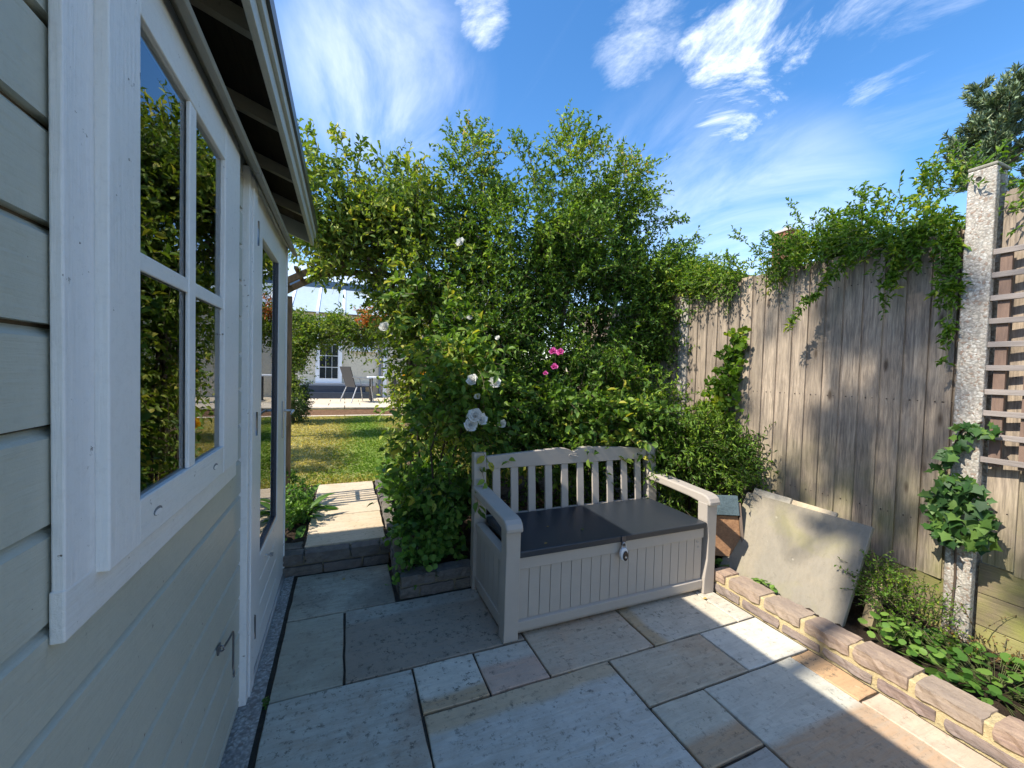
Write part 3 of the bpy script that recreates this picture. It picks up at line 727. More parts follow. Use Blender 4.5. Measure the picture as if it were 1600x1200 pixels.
# ------------------------------------------------------------------ fence
POSTY = [(-.91, -.80), (.935, 1.035), (2.86, 2.96), (4.8, 4.9)]
def post(y0, y1, label, top=2.44):
    t = thing('concrete_post', (2.92, (y0+y1)/2, 0), label, 'fence post', 'concrete fence posts')
    m = (y0+y1)/2
    prof = [(2.868, y0), (2.912, y0), (2.918, m-.022), (2.968, m-.022), (2.974, y0+.004), (3.005, y0+.004), (3.005, y1-.004), (2.974, y1-.004), (2.968, m+.022), (2.918, m+.022), (2.912, y1), (2.868, y1)]
    V = [(x, yy, zz) for zz in (-.1, top) for x, yy in prof]; n = 12
    F = [tuple(range(n))[::-1], tuple(range(n, 2*n))]+[(i, (i+1) % n, (i+1) % n+n, i+n) for i in range(n)]
    o = P('shaft', V, F, CONC, t); bevel(o, .006, 2)
    box('cap', 2.866, 3.007, y0-.002, y1+.002, top+.0005, top+.018, m_noise('cap_moss', (.25, .23, .17), (.35, .33, .27), 25), t, bev=.006)
    tube('post_hole', [(2.8676, m+.01, top-.045), (2.8655, m+.01, top-.045)], [.011, .011], m_plain('hole_dark', (.03, .028, .025), .9), t, 8)
    return t
post(*POSTY[1], 'pebbly concrete fence post wrapped in ivy, between the plain panel and the trellis')
post(*POSTY[2], 'concrete fence post half hidden behind the shrubs at the far end of the sunlit panel', 2.12).location.x += .062
def panel(y0, y1, label, seed):
    t = thing('wooden_fence', (2.95, (y0+y1)/2, .35), label, 'fence panel', 'feather edge fence panels')
    rg = random.Random(seed); y = y1; nl = []
    while y > y0+.02:
        wd = min(.105, y-y0); zb = .352+rg.uniform(-.012, .012); zt = 2.187+rg.uniform(-.004, .004)
        a, b = y-wd, y+.004
        a = max(a, y0); b = min(b, y1); nl.append(a+.03)
        V = [(2.951, b, zb), (2.957, b, zb), (2.956, a, zb), (2.936, a, zb), (2.951, b, zt), (2.957, b, zt), (2.956, a, zt), (2.936, a, zt)]
        P('board', V, [(0, 1, 2, 3), (7, 6, 5, 4), (4, 5, 1, 0), (5, 6, 2, 1), (6, 7, 3, 2), (7, 4, 0, 3)], FENCE, t)
        y -= wd
    pp = np.array([[(2.9435, q+k_, z), (2.9385, q+k_, z)] for q in nl for z in (.63, 1.285, 1.985) for k_ in (0, .035)], float)
    nv, nf = tube_arr(pp, .0032, 5); nf = np.vstack([nf, [[i*10+5, i*10+6, i*10+7, i*10+8] for i in range(len(pp))]]); fastmesh('nail_heads', nv, nf, NAIL, t, kind='stuff')
    for z in (.6, 1.25, 1.95): box('rail', 2.957, 3.0, y0, y1, z, z+.07, FENCE, t)
    return t
panel(1.04, 2.855, 'weathered brown upright board fence panel behind the leaning stone slab', 1)
panel(-.795, .93, 'weathered upright board fence panel behind the trellis at right', 2)
panel(2.965, 4.79, 'shaded upright board fence panel hidden behind the tall shrub', 3)
def gboards(y0, y1, label, zs):
    t = thing('gravel_boards', (2.95, (y0+y1)/2, 0), label, 'gravel board', 'gravel boards under the fence panels')
    for i in range(len(zs)-1):
        box('plank', 2.952, 2.985, y0, y1, zs[i]+.002, zs[i+1]-.002, SLEEP, t, bev=.002)
gboards(1.03, 2.862, 'mossy horizontal timber boards under the fence behind the stone slab', [-.1, .045, .20, .362])
gboards(-.80, .94, 'mossy horizontal timber boards under the fence right of the concrete post', [-.1, .02, .178, .34, .495])
for o in bpy.data.objects:      # right hand panel sits one board higher
    if o.name.startswith('wooden_fence') and o.get('label', '').startswith('weathered upright board fence panel behind the trellis'): o.location.z += .135
tr = thing('trellis', (2.90, .4, 1.0), 'weathered timber trellis of thin slats on the fence right of the concrete post', 'trellis')
for i in range(10):
    z = 1.018+i*.1115; o = box('slat', 2.878, 2.893, -.5, .935, z-.013, z+.013, TRELLIS, tr, bev=.0015); o.rotation_euler.x = random.uniform(-.006, .006)
for y in (.895, .80, .70, .60, .5, .4): box('upright', 2.8935, 2.909, y-.019, y+.019, .99, 2.03, TRELLISV, tr)

# ------------------------------------------------------------------ storage bench
B = thing('storage_bench', (1.49, 2.13, 0), 'beige resin slatted garden storage bench with a dark grey lid', 'bench')
yf, yb = 1.865, 2.40
xl, xr = .80, 2.175
def leg(xc, wd):
    # front leg with a flared foot and head
    V = []; lev = [(0, 1.0, 0), (.10, .97, .0), (.22, .74 if wd < 0 else .97, .0), (.36, .74 if wd < 0 else .97, 0), (.47, .95, 0), (.58, 1., 0)]
    wv = abs(wd)
    prof = []
    for z, s, _ in lev:
        prof.append((xc-wv/2*(2*s-1), z))
    pr = prof+[(xc+wv/2, .58), (xc+wv/2, 0)]
    return prism('leg', pr, 1, yf-.012, yf+.062, BENCH, B, bev=.004)
leg(xl, .082); leg(xr-.005, -.088)
for x in (xl, xr):
    prism('back_post', [(yb-.005, 0), (yb+.058, 0), (yb+.058, .5), (yb+.085, .855), (yb+.028, .862), (yb-.005, .5)], 0, x-.04, x+.04, BENCH, B, bev=.004)
    # armrest: curved front end
    pts = [(yb+.02, .600), (yb+.02, .655), (2.2, .648), (2.0, .638), (1.90, .634), (1.868, .628), (1.845, .612), (1.834, .59), (1.834, .568), (1.905, .572), (2.0, .585), (2.2, .595)]
    prism('armrest', pts, 0, x-.047, x+.047, BENCH, B, bev=.009)
# side frames
for x, s in ((xl, 1), (xr, -1)):
    sp = box('side_panel', x-.012, x+.006, yf+.062, yb-.005, .06, .40, BENCH, B)
    for i in range(6):
        y0_ = yf+.064+i*.0785; box('side_board', x-.018, x-.0125, y0_+.002, y0_+.0765, .085, .385, BENCH, sp)
        box('side_board', x+.0065, x+.012, y0_+.002, y0_+.0765, .085, .385, BENCH, sp)
    box('side_rail', x-.026, x+.026, yf+.063, yb-.006, .372, .425, BENCH, B, bev=.004)
    box('side_rail', x-.026, x+.026, yf+.063, yb-.006, .022, .088, BENCH, B, bev=.004)
# front
fx0, fx1 = xl+.042, xr-.05
prism('front_rail', [(yf+.012, .022), (yf+.002, .04), (yf+.002, .085), (yf+.02, .092), (yf+.05, .092), (yf+.05, .022)], 0, fx0, fx1, BENCH, B, bev=.002)
box('front_rail', fx0, fx1, yf+.004, yf+.05, .360, .424, BENCH, B, bev=.003)
n = 20; pw_ = (fx1-fx0)/n
bk = box('front_panel', fx0, fx1, yf+.030, yf+.045, .0925, .3595, BENCH, B)
for i in range(n): box('front_board', fx0+i*pw_+.0015, fx0+(i+1)*pw_-.0015, yf+.016, yf+.0295, .0925, .3595, BENCH, bk, bev=.0012)
box('back_panel', fx0, fx1, yb+.0, yb+.03, .04, .42, BENCH, B)
# lid
lid = box('lid', fx0-.004, fx1+.006, yf-.012, yb-.012, .4265, .462, LID, B, bev=.006)
for i in range(5):
    pass
# back
tp = []
def hump(t): return .833+.030*min(1, t/.80) if t < .85 else .863-.030*((t-.85)/.15)**2
x0_, x1_, xm = xl+.043, xr-.043, (xl+xr)/2
for t in np.linspace(0, 1, 22): tp.append((x0_+(xm-x0_)*t, hump(t)))
for t in np.linspace(1, 0, 22)[1:]: tp.append((x1_-(x1_-xm)*t, hump(t)))
pr = tp+[(x1_, .752), (x0_, .752)]
rail = prism('top_rail', pr, 1, yb+.028, yb+.062, BENCH, B, bev=.003)
# badge outline on the rail
bx = (xm+.0, .806)
ring = []
for t in np.linspace(0, 2*math.pi, 25):
    cx = bx[0]+(.026 if math.cos(t) > 0 else -.026)+.011*math.cos(t); ring.append((cx, yb+.0272, bx[1]+.011*math.sin(t)))
tube('badge', ring, .0014, BENCH, rail, 5)
tube('badge', [(bx[0]-.022, yb+.0276, bx[1]), (bx[0]+.022, yb+.0276, bx[1])], .0022, BENCH, rail, 5)
for i in range(10):
    x = x0_+(x1_-x0_)*(i+.58)/10.2
    prism('back_slat', [(yb+.006, .44), (yb+.026, .44), (yb+.036, .60), (yb+.052, .753), (yb+.034, .753), (yb+.018, .60)], 0, x-.0265, x+.0265, BENCH, B, bev=.003)
box('lower_back_rail', x0_, x1_, yb+.008, yb+.04, .425, .452, BENCH, B, bev=.003)
for z, x in ((.335, 2.085), (.300, 2.095)): tube('screw', [(x, yf+.0165, z), (x, yf+.012, z)], .0055, METAL, B, 8)
# padlock
pl_ = thing('padlock', (1.48, 1.85, .36), 'small white and black padlock hanging at the middle of the bench lid', 'padlock')
V = []; 
prism('body', [(1.48+.026*math.cos(t)*(1 if abs(math.cos(t)) < .9 else .97), .362+.036*math.sin(t)) for t in np.linspace(0, 2*math.pi, 21)[:-1]], 1, 1.832, 1.852, m_plain('lock_white', (.75, .75, .73), .3), pl_, bev=.004)
prism('cover', [(1.484+.017*math.cos(t), .355+.028*math.sin(t)) for t in np.linspace(0, 2*math.pi, 17)[:-1]], 1, 1.826, 1.8315, m_plain('lock_black', (.012, .012, .014), .25), pl_, bev=.001)
tube('keyhole', [(1.484, 1.8255, .35), (1.484, 1.8235, .35)], .007, METAL, pl_, 10)
tube('shackle', [(1.466, 1.842, .39), (1.466, 1.842, .412), (1.472, 1.842, .424), (1.480, 1.842, .428), (1.488, 1.842, .424), (1.494, 1.842, .412), (1.494, 1.842, .39)], .004, METAL, pl_, 7)
box('hasp', 1.468, 1.496, 1.846, 1.8525, .405, .462, DMETAL, pl_, bev=.002)

# ------------------------------------------------------------------ leaning slab, offcuts
SANDL = m_slab('slab_leaning', (.195, .195, .182), (.225, .215, .185), spots=.15, dirt=.4)
def algae(m):
    n, l = m.node_tree.nodes, m.node_tree.links; p = n['Principled BSDF']; src = p.inputs['Base Color'].links[0].from_socket
    a = noise(n, l, coords(n, l), 3.2, 5, .55, .4)
    l.new(mix(n, l, mr(n, l, a, .52, .70, 0, .5), src, (.27, .25, .10)), p.inputs['Base Color'])
algae(SANDL)
def lean_slab(name, loc, Ly, Lz, t, ang, yaw, label, mat, cat, roll=0.):
    o = P(name, boxv(-t/2, t/2, -Ly/2, Ly/2, 0, Lz), BOXF, mat, None, origin=(0, 0, 0)); bevel(o, .003)
    o.location = loc; o.rotation_euler = (roll, ang, yaw); tag(o, label, cat); return o
lean_slab('stone_slab', (2.425, 1.620, .04), .735, .60, .026, R(29), R(2), 'large square pale sandstone slab with yellow algae leaning on the fence', SANDL, 'slab', roll=R(-1))
lean_slab('stone_offcut', (2.50, 1.60, .06), .26, .585, .022, R(27), 0, 'stone offcut peeping out behind the top right of the leaning slab', m_slab('slab_offcut', (.46, .42, .35), (.42, .37, .28), spots=.2), 'slab')
lean_slab('stone_offcut', (2.47, 1.86, .06), .26, .60, .022, R(28), 0, 'grey stone strip peeping out behind the top left of the leaning slab', m_slab('slab_offcut2', (.40, .40, .37), (.36, .33, .28), spots=.2), 'slab')
lean_slab('timber_offcut', (2.60, 1.215, .07), .05, .24, .05, R(22), 0, 'short pale timber stub leaning behind the right edge of the stone slab', m_wood('pale_timber', (.45, .36, .22), (.33, .26, .15), 'Z', knots=False), 'timber')
bb = thing('broken_crate', (2.44, 1.95, .08), 'weathered brown wooden bird box with slate blue top standing beside the bench leg', 'crate', rot=(R(-4), R(12), R(52))); bb.scale = (1.2, 1.2, 1.2)
def lb(name, *a, mat, bev=.002):
    o = P(name, boxv(*a), BOXF, mat, bb, local=True, origin=None); bevel(o, bev); return o
RW = m_wood('reddish_board', (.36, .20, .10), (.20, .105, .055), 'X', knots=False); GW = m_wood('grey_frame', (.30, .22, .16), (.20, .15, .11), 'Z', knots=False)
lb('front_board', -.005, .012, -.085, .085, .06, .285, mat=RW)
lb('side_board', -.02, .10, -.100, -.086, -.03, .36, mat=GW); lb('side_board', -.02, .10, .086, .100, .02, .36, mat=GW)
lb('top_board', -.03, .008, -.085, .085, .29, .40, mat=m_noise('slate_blue', (.10, .14, .155), (.07, .10, .11), 12))

# ------------------------------------------------------------------ rose arch
arch = thing('rose_arch', (.08, 4.08, .14), 'brown timber trellis arch over the path, half buried in climbing rose', 'arch')
for x in (-.482, .60):
    for y in (3.92, 4.26):
        box('post', x-.018, x+.018, y-.018, y+.018, .10, 2.02, ARCHW, arch)
    for yy in (3.99, 4.06, 4.13, 4.20): box('upright', x-.006, x+.006, yy-.011, yy+.011, .2, 1.95, ARCHW, arch)
    for zz in (.45, .82, 1.19, 1.56, 1.90): box('rung', x-.0165, x-.0065, 3.944, 4.236, zz-.016, zz+.016, ARCHW, arch)
for y in (3.92, 4.26):
    t = np.linspace(0, 1, 13); x = -.56+1.25*t; z = 2.03+.27*np.sin(np.pi*t)
    prof = list(zip(x, z-.022))+list(zip(x[::-1], z[::-1]+.035))
    prism('curved_beam', prof, 1, y-.02, y+.02, ARCHW, arch)
for i in range(11):
    t = (i+.5)/11; x = -.56+1.25*t; z = 2.03+.27*math.sin(math.pi*t)+.042
    box('roof_slat', x-.016, x+.016, 3.80, 4.38, z, z+.022, ARCHW, arch)

# ------------------------------------------------------------------ distant house
CREAM = m_noise('cream_render', (.66, .60, .47), (.60, .54, .42), 3, b=.1); UPVC = m_plain('white_upvc', (.82, .84, .86), .3, var=.03)
DGL = m_plain('dark_pane', (.02, .025, .03), .05, 0, .8); NAVY = m_plain('navy_paint', (.025, .04, .065), .5)
house = thing('house', (1.0, 14.4, .4), 'cream rendered house with white glazed doors and a glass roofed extension beyond the lawn', 'house')
hw = box('wall', -3.2, 5.5, 14.0, 14.3, .3, 3.05, CREAM, house)
dr = box('glazed_door', -.86, -.10, 13.93, 13.995, .87, 2.95, UPVC, house)
for i in range(3):
    for j in range(5):
        x = -.74+i*.178; z = 1.02+j*.36
        if z < 2.7: box('pane', x, x+.16, 13.915, 13.929, z, z+.335, DGL, dr)
wd = box('window', .18, .92, 13.90, 13.995, 1.98, 2.95, UPVC, house)
for i in range(3):
    for j in range(2): box('pane', .25+i*.21, .44+i*.21, 13.885, 13.899, 2.06+j*.42, 2.44+j*.42, DGL, wd)
box('sill', .12, .98, 13.84, 13.898, 1.90, 1.975, UPVC, wd)
tube('downpipe', [(1.05, 13.93, .42), (1.05, 13.93, 3.0)], .04, m_plain('grey_pipe', (.16, .17, .19), .5), house)
box('corner_strip', 1.15, 1.27, 13.94, 13.995, .42, 3.0, UPVC, house)
box('doorstep', -1.35, .75, 13.35, 13.92, .42, .60, NAVY, house); box('doorstep', -1.25, .6, 13.6, 13.92, .602, .80, NAVY, house)
box('doorstep', -1.4, .9, 13.7, 13.995, .802, .865, m_plain('grey_sill', (.3, .31, .33), .6), house)
# glazed roof extension
cr_ = P('glass_roof', [(-3.2, 13.75, 3.05), (5.5, 13.75, 3.05), (5.5, 15.6, 4.15), (-3.2, 15.6, 4.15)], [(0, 1, 2, 3)], m_plain('pale_glazing', (.45, .53, .56), .15, 0, .7), house)
for i in range(12):
    x = -3.1+i*.75
    P('glazing_bar', [(x, 13.74, 3.07), (x+.07, 13.74, 3.07), (x+.07, 15.6, 4.17), (x, 15.6, 4.17), (x, 13.74, 3.0), (x+.07, 13.74, 3.0), (x+.07, 15.6, 4.1), (x, 15.6, 4.1)], BOXF, UPVC, cr_)
box('ridge_beam', -3.3, 5.6, 15.5, 15.7, 4.05, 4.35, m_plain('blue_beam', (.07, .12, .19), .5), house)
P('upper_roof', [(-3.3, 15.7, 4.35), (5.6, 15.7, 4.35), (5.6, 18, 5.4), (-3.3, 18, 5.4)], [(0, 1, 2, 3)], m_plain('pale_blue_panel', (.55, .64, .72), .3), house)
P('upper_roof', boxv(-3.2, 5.5, 15.7, 20, .3, 4.3), BOXF, CREAM, house)

# chair and table
ch = thing('garden_chair', (.35, 12.1, .42), 'dark mesh garden chair with grey metal legs on the far patio', 'chair', rot=(0, 0, R(-62)))
MESH = m_plain('dark_mesh', (.035, .035, .038), .7)
o = P('seat', boxv(-.25, .25, -.22, .25, .42, .445), BOXF, MESH, ch, local=True)
V = [(-.26, -.24, .42), (.26, -.24, .42), (.28, -.42, .98), (-.28, -.42, .98), (-.26, -.22, .42), (.26, -.22, .42), (.28, -.40, .98), (-.28, -.40, .98)]
P('backrest', V, [(0, 1, 2, 3), (7, 6, 5, 4), (0, 4, 5, 1), (1, 5, 6, 2), (2, 6, 7, 3), (3, 7, 4, 0)], MESH, ch, local=True)
CM = m_plain('chair_metal', (.42, .42, .42), .4, .6)
def ltube(name, pts, r, mat, par):
    V, F = tube_arr(np.array([pts], float), r, 6); return P(name, V, [tuple(map(int, f)) for f in F], mat, par, smooth=True, local=True)
for s in (-1, 1):
    ltube('leg', [(s*.27, -.20, .44), (s*.29, -.30, .2), (s*.31, -.38, 0)], .016, CM, ch)
    ltube('leg', [(s*.27, .22, .44), (s*.28, .26, .2), (s*.29, .30, 0)], .016, CM, ch)
    ltube('armrest', [(s*.28, -.34, .70), (s*.30, -.1, .68), (s*.30, .2, .66), (s*.28, .24, .44)], .018, CM, ch)
tb = thing('garden_table', (.98, 12.5, .42), 'small white topped patio table with dark legs beside the mesh chair', 'table')
box('table_top', .60, 1.45, 12.1, 12.9, 1.09, 1.13, UPVC, tb, bev=.01)
for x in (.70, 1.35):
    for y in (12.2, 12.8): box('leg', x-.03, x+.03, y-.03, y+.03, .42, 1.089, DMETAL, tb)
c2 = thing('garden_chair', (-.75, 12.6, .42), 'metal garden chair on the far patio seen only reflected in the shed door', 'chair', rot=(0, 0, R(35)))
for ob in list(ch.children):
    q = ob.copy(); COL.objects.link(q); q.parent = c2
c2.location = (1.75, 12.2, .42); c2['label'] = 'second dark mesh garden chair on the far patio right of the table, behind leaves'; ch['group'] = c2['group'] = 'garden chairs on the far patio'

# neighbour chimney
nh = thing('neighbour_house', (12.2, 9.2, 0), 'neighbouring house of which only the brick chimney shows above the fence creeper', 'house')
BRK = m_noise('red_brick', (.30, .13, .075), (.22, .10, .06), 6, b=.4)
box('wall', 9.8, 14.5, 7.4, 12, 0, 3.7, CREAM, nh)
P('roof', [(9.6, 7.2, 3.7), (14.7, 7.2, 3.7), (14.7, 12.2, 3.7), (9.6, 12.2, 3.7), (9.6, 9.7, 4.9), (14.7, 9.7, 4.9)], [(0, 1, 5, 4), (2, 3, 4, 5), (1, 2, 5), (3, 0, 4)], m_noise('roof_tiles', (.16, .08, .05), (.12, .07, .05), 5), nh)
chm = box('chimney', 12.0, 12.55, 8.0, 8.5, 3.0, 5.78, BRK, nh)
for i in range(10):
    z = 4.86+i*.09; box('brick_course', 11.994, 12.556, 7.99, 7.9995, z, z+.074, BRK, chm); box('brick_course', 11.99, 11.9995, 8.0, 8.5, z, z+.074, BRK, chm)
box('chimney_cap', 11.95, 12.6, 7.95, 8.55, 5.781, 5.84, m_plain('cement', (.45, .42, .38), .9), chm)
tube('chimney_pot', [(12.27, 8.25, 5.84), (12.27, 8.25, 5.98)], [.12, .10], m_plain('terracotta', (.62, .55, .46), .8), chm)

# ------------------------------------------------------------------ vegetation
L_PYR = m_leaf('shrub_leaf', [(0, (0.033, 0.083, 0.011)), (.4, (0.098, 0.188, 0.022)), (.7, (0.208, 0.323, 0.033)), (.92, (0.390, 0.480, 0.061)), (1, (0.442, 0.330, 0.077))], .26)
L_ROSE = m_leaf('rose_leaf', [(0, (0.046, 0.103, 0.016)), (.5, (0.111, 0.207, 0.032)), (.85, (0.221, 0.322, 0.050)), (1, (0.442, 0.391, 0.063))], .35)
L_ARCH = m_leaf('arch_rose_leaf', [(0, (0.042, 0.091, 0.014)), (.4, (0.120, 0.195, 0.028)), (.75, (0.264, 0.338, 0.050)), (.93, (0.456, 0.468, 0.088)), (1, (0.408, 0.208, 0.066))], .3)
L_VINE = m_leaf('vine_leaf', [(0, (0.061, 0.130, 0.015)), (.5, (0.115, 0.221, 0.022)), (.85, (0.230, 0.325, 0.035)), (1, (0.459, 0.468, 0.050))], .38)
L_LOW = m_leaf('ground_leaf', [(0, (0.036, 0.099, 0.018)), (.5, (0.090, 0.198, 0.032)), (1, (0.198, 0.324, 0.063))], .33)
L_IVY = m_leaf('ivy_leaf', [(0, (.018, .055, .014)), (.55, (.045, .115, .022)), (1, (.12, .21, .04))], .22, .5, .3)
L_PINE = m_leaf('pine_needle', [(0, (0.135, 0.210, 0.119)), (.6, (0.255, 0.345, 0.210)), (1, (0.480, 0.480, 0.252))], .1, .5)
L_CON = m_leaf('conifer_leaf', [(0, (.015, .045, .012)), (.7, (.035, .085, .02)), (1, (.08, .13, .03))], .2, .5)
L_FAR = m_leaf('far_leaf', [(0, (0.072, 0.144, 0.020)), (.55, (0.156, 0.228, 0.035)), (.88, (0.276, 0.312, 0.070)), (.9, (0.456, 0.156, 0.050)), (1, (0.600, 0.168, 0.060))], .4)

# tall evergreen behind the bench
blobs = [(2.0, 3.55, 1.7, .98, .6, 1.15, 3.8), (2.0, 4.05, 1.15, 1.15, .3, .95, 1.8), (1.35, 3.5, 2.15, .55, .5, .75, 1.2), (2.15, 3.55, 2.45, .70, .45, .62, 1.6), (2.0, 3.5, 3.25, .28, .28, .42, .5), (2.58, 3.5, 3.22, .30, .28, .34, .42), (2.28, 3.5, 2.95, .4, .3, .3, .35),
         (.98, 3.5, 3.12, .17, .16, .34, .2), (1.12, 3.5, 2.75, .3, .25, .3, .35), (2.95, 3.3, 2.1, .48, .4, .48, 1.0), (2.85, 3.4, 2.55, .45, .35, .3, .7), (3.1, 3.2, 1.7, .25, .3, .35, .4), (1.1, 3.2, 1.3, .40, .3, .9, .9), (1.9, 2.95, .9, .85, .3, .7, 1.6), (1.7, 3.3, 2.6, .6, .4, .35, .7)]
ex_st = [(2.7, 3.4, 2.8), (2.6, 3.4, 2.9), (2.85, 3.3, 2.6), (2.9, 3.3, 2.45), (2.4, 3.4, 3.35), (2.5, 3.4, 3.3), (1.95, 3.4, 3.4), (2.0, 3.4, 3.4), (1.6, 3.4, 3.05), (1.55, 3.4, 3.0), (2.95, 3.2, 2.4), (2.8, 3.3, 2.7), (2.1, 3.4, 3.4), (1.5, 3.3, 3.1), (2.9, 3.2, 2.5)]
ex_d = [(1, -.1, .65), (1, -.1, .3), (1, -.1, .45), (1, -.2, .15), (1, 0, .55), (.8, 0, .15), (-.1, 0, 1), (.35, 0, 1), (-.25, 0, 1), (.15, 0, 1), (1, -.3, .55), (.7, 0, .9), (.6, 0, .8), (-.5, 0, .8), (.6, -.2, .6)]
ex_l = [.85, .7, .75, .5, .55, .6, .42, .4, .62, .5, .5, .5, .5, .45, .5]
main = arcs(ex_st, ex_d, ex_l, -.12, 9)
# side shoots on the long arcs
def side_shoots(paths, per, L, seg=4):
    N, Sg, _ = paths.shape; u = RNG.uniform(.25, .98, (N, per)); f = u*(Sg-1.001); i = f.astype(int)
    a = paths[np.arange(N)[:, None], i]; b = paths[np.arange(N)[:, None], i+1]; p = (a+(b-a)*(f-i)[..., None]).reshape(-1, 3); t = unit(b-a).reshape(-1, 3)
    d = unit(t*.8+rdir(len(p))*.8+np.array([0, 0, .2])); Ls = RNG.uniform(.4, 1, len(p))*L*(1-.5*u.ravel())
    return twig_paths(p, d, Ls, RNG.normal(size=(len(p), 3))*.1, seg)
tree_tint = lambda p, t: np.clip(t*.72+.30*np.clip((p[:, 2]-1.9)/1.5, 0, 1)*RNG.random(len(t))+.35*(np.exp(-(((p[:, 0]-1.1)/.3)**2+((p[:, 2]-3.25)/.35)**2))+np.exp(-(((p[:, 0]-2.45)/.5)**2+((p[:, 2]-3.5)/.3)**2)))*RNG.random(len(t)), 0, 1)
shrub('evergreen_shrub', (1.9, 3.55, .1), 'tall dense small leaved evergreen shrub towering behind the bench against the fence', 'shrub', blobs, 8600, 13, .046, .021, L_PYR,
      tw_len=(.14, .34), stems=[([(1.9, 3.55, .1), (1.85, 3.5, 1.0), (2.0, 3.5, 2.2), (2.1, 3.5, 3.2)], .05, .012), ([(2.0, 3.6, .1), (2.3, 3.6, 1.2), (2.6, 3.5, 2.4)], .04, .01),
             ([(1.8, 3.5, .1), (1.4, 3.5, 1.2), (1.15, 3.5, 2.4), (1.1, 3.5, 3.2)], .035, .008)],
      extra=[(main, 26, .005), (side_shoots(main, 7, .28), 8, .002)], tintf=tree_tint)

# climbing rose over the arch
rb = [(.08, 3.95, 2.68, .60, .40, .36, 1.3), (.55, 3.75, 2.45, .42, .4, .62, 1.3), (.62, 3.75, 1.6, .22, .3, .75, .55), (.70, 3.7, .9, .26, .3, .5, .25), (-.22, 3.9, 2.75, .28, .3, .40, .5), (.35, 3.9, 2.9, .38, .3, .32, .5), (.95, 3.6, 2.0, .35, .3, .6, .8)]
cst = [(-.2, 3.9, 2.8), (-.25, 3.9, 2.8), (0, 3.9, 3.0), (.05, 3.9, 3.0), (.2, 3.9, 3.0), (.4, 3.9, 3.1), (.55, 3.8, 3.0), (-.3, 3.9, 2.7), (.5, 3.8, 3.0), (-.1, 3.9, 2.9), (.0, 3.7, 2.35), (-.2, 3.7, 2.35), (.3, 3.7, 2.3), (.45, 3.7, 2.2)]
cdi = [(-.3, 0, 1), (-.05, 0, 1), (-.1, 0, 1), (.1, 0, 1), (.3, 0, 1), (.1, 0, 1), (.5, 0, .8), (-.6, 0, .9), (-.1, 0, 1), (.0, -.2, 1), (-.4, -.3, -.4), (-.2, -.3, -.6), (-.1, -.3, -.8), (-.5, -.3, -.5)]
cln = [.65, .6, .5, .45, .4, .3, .35, .5, .35, .55, .35, .3, .35, .4]
can = arcs(cst, cdi, cln, -.10, 9)
rose = shrub('climbing_rose', (.62, 3.9, .14), 'climbing white rose smothering the timber arch over the path', 'rose', rb, 3300, 8, .056, .031, L_ARCH, tpl_=T_M, tw_len=(.14, .36),
      stems=[([(.66, 3.85, .14), (.64, 3.85, 1.0), (.6, 3.9, 1.9), (.2, 3.9, 2.4)], .016, .006), ([(.70, 3.8, .14), (.72, 3.8, 1.1), (.8, 3.8, 2.2)], .012, .005), ([(.58, 3.8, .14), (.56, 3.75, 1.2), (.62, 3.8, 2.4), (.6, 3.8, 3.0)], .010, .005),
             ([(.74, 3.5, .14), (.9, 3.5, 1.2), (.95, 3.5, 2.4)], .012, .005), ([(.6, 3.4, .14), (.56, 3.4, 1.0), (.70, 3.5, 2.2)], .009, .004), ([(.64, 3.3, .14), (.78, 3.2, .9), (.66, 3.3, 1.9)], .008, .004), ([(1.0, 3.3, .14), (1.1, 3.2, 1.2), (1.05, 3.3, 2.4)], .012, .005)],
      extra=[(can, 20, .004), (side_shoots(can, 5, .22), 7, .002)], droop=-.3, up=.2, tintf=lambda p, t: np.clip(t*.85+.12, 0, 1))

# nearer white rose bush left of the bench back
rb2 = [(.82, 2.78, 1.30, .22, .2, .34, 1), (.70, 2.85, .95, .26, .22, .35, .9), (.62, 2.85, .65, .22, .2, .3, .6), (.95, 2.75, 1.05, .18, .15, .3, .5), (.70, 2.95, 1.55, .22, .2, .3, .6), (.62, 3.1, 1.9, .25, .2, .35, .5)]
lowtw = arcs([(.78, 2.6, .95), (.80, 2.6, .9), (.76, 2.55, .72)], [(.1, -1, -.25), (.0, -1, -.6), (.1, -1, -.5)], [.30, .28, .26], -.3, 7)
rose2 = shrub('rose_bush', (.75, 2.8, .1), 'leafy white rose bush between the path and the left end of the bench', 'rose', rb2, 430, 8, .066, .040, L_ROSE, tpl_=T_M, tw_len=(.12, .30),
      stems=[([(.75, 2.8, .1), (.72, 2.85, .6), (.80, 2.8, 1.3)], .012, .005), ([(.78, 2.85, .1), (.9, 2.8, .7), (.9, 2.75, 1.2)], .009, .004), ([(.66, 2.85, .1), (.60, 2.9, .8), (.66, 3.0, 1.6)], .010, .004)],
      extra=[(lowtw, 12, .003)], droop=-.3, up=.15)

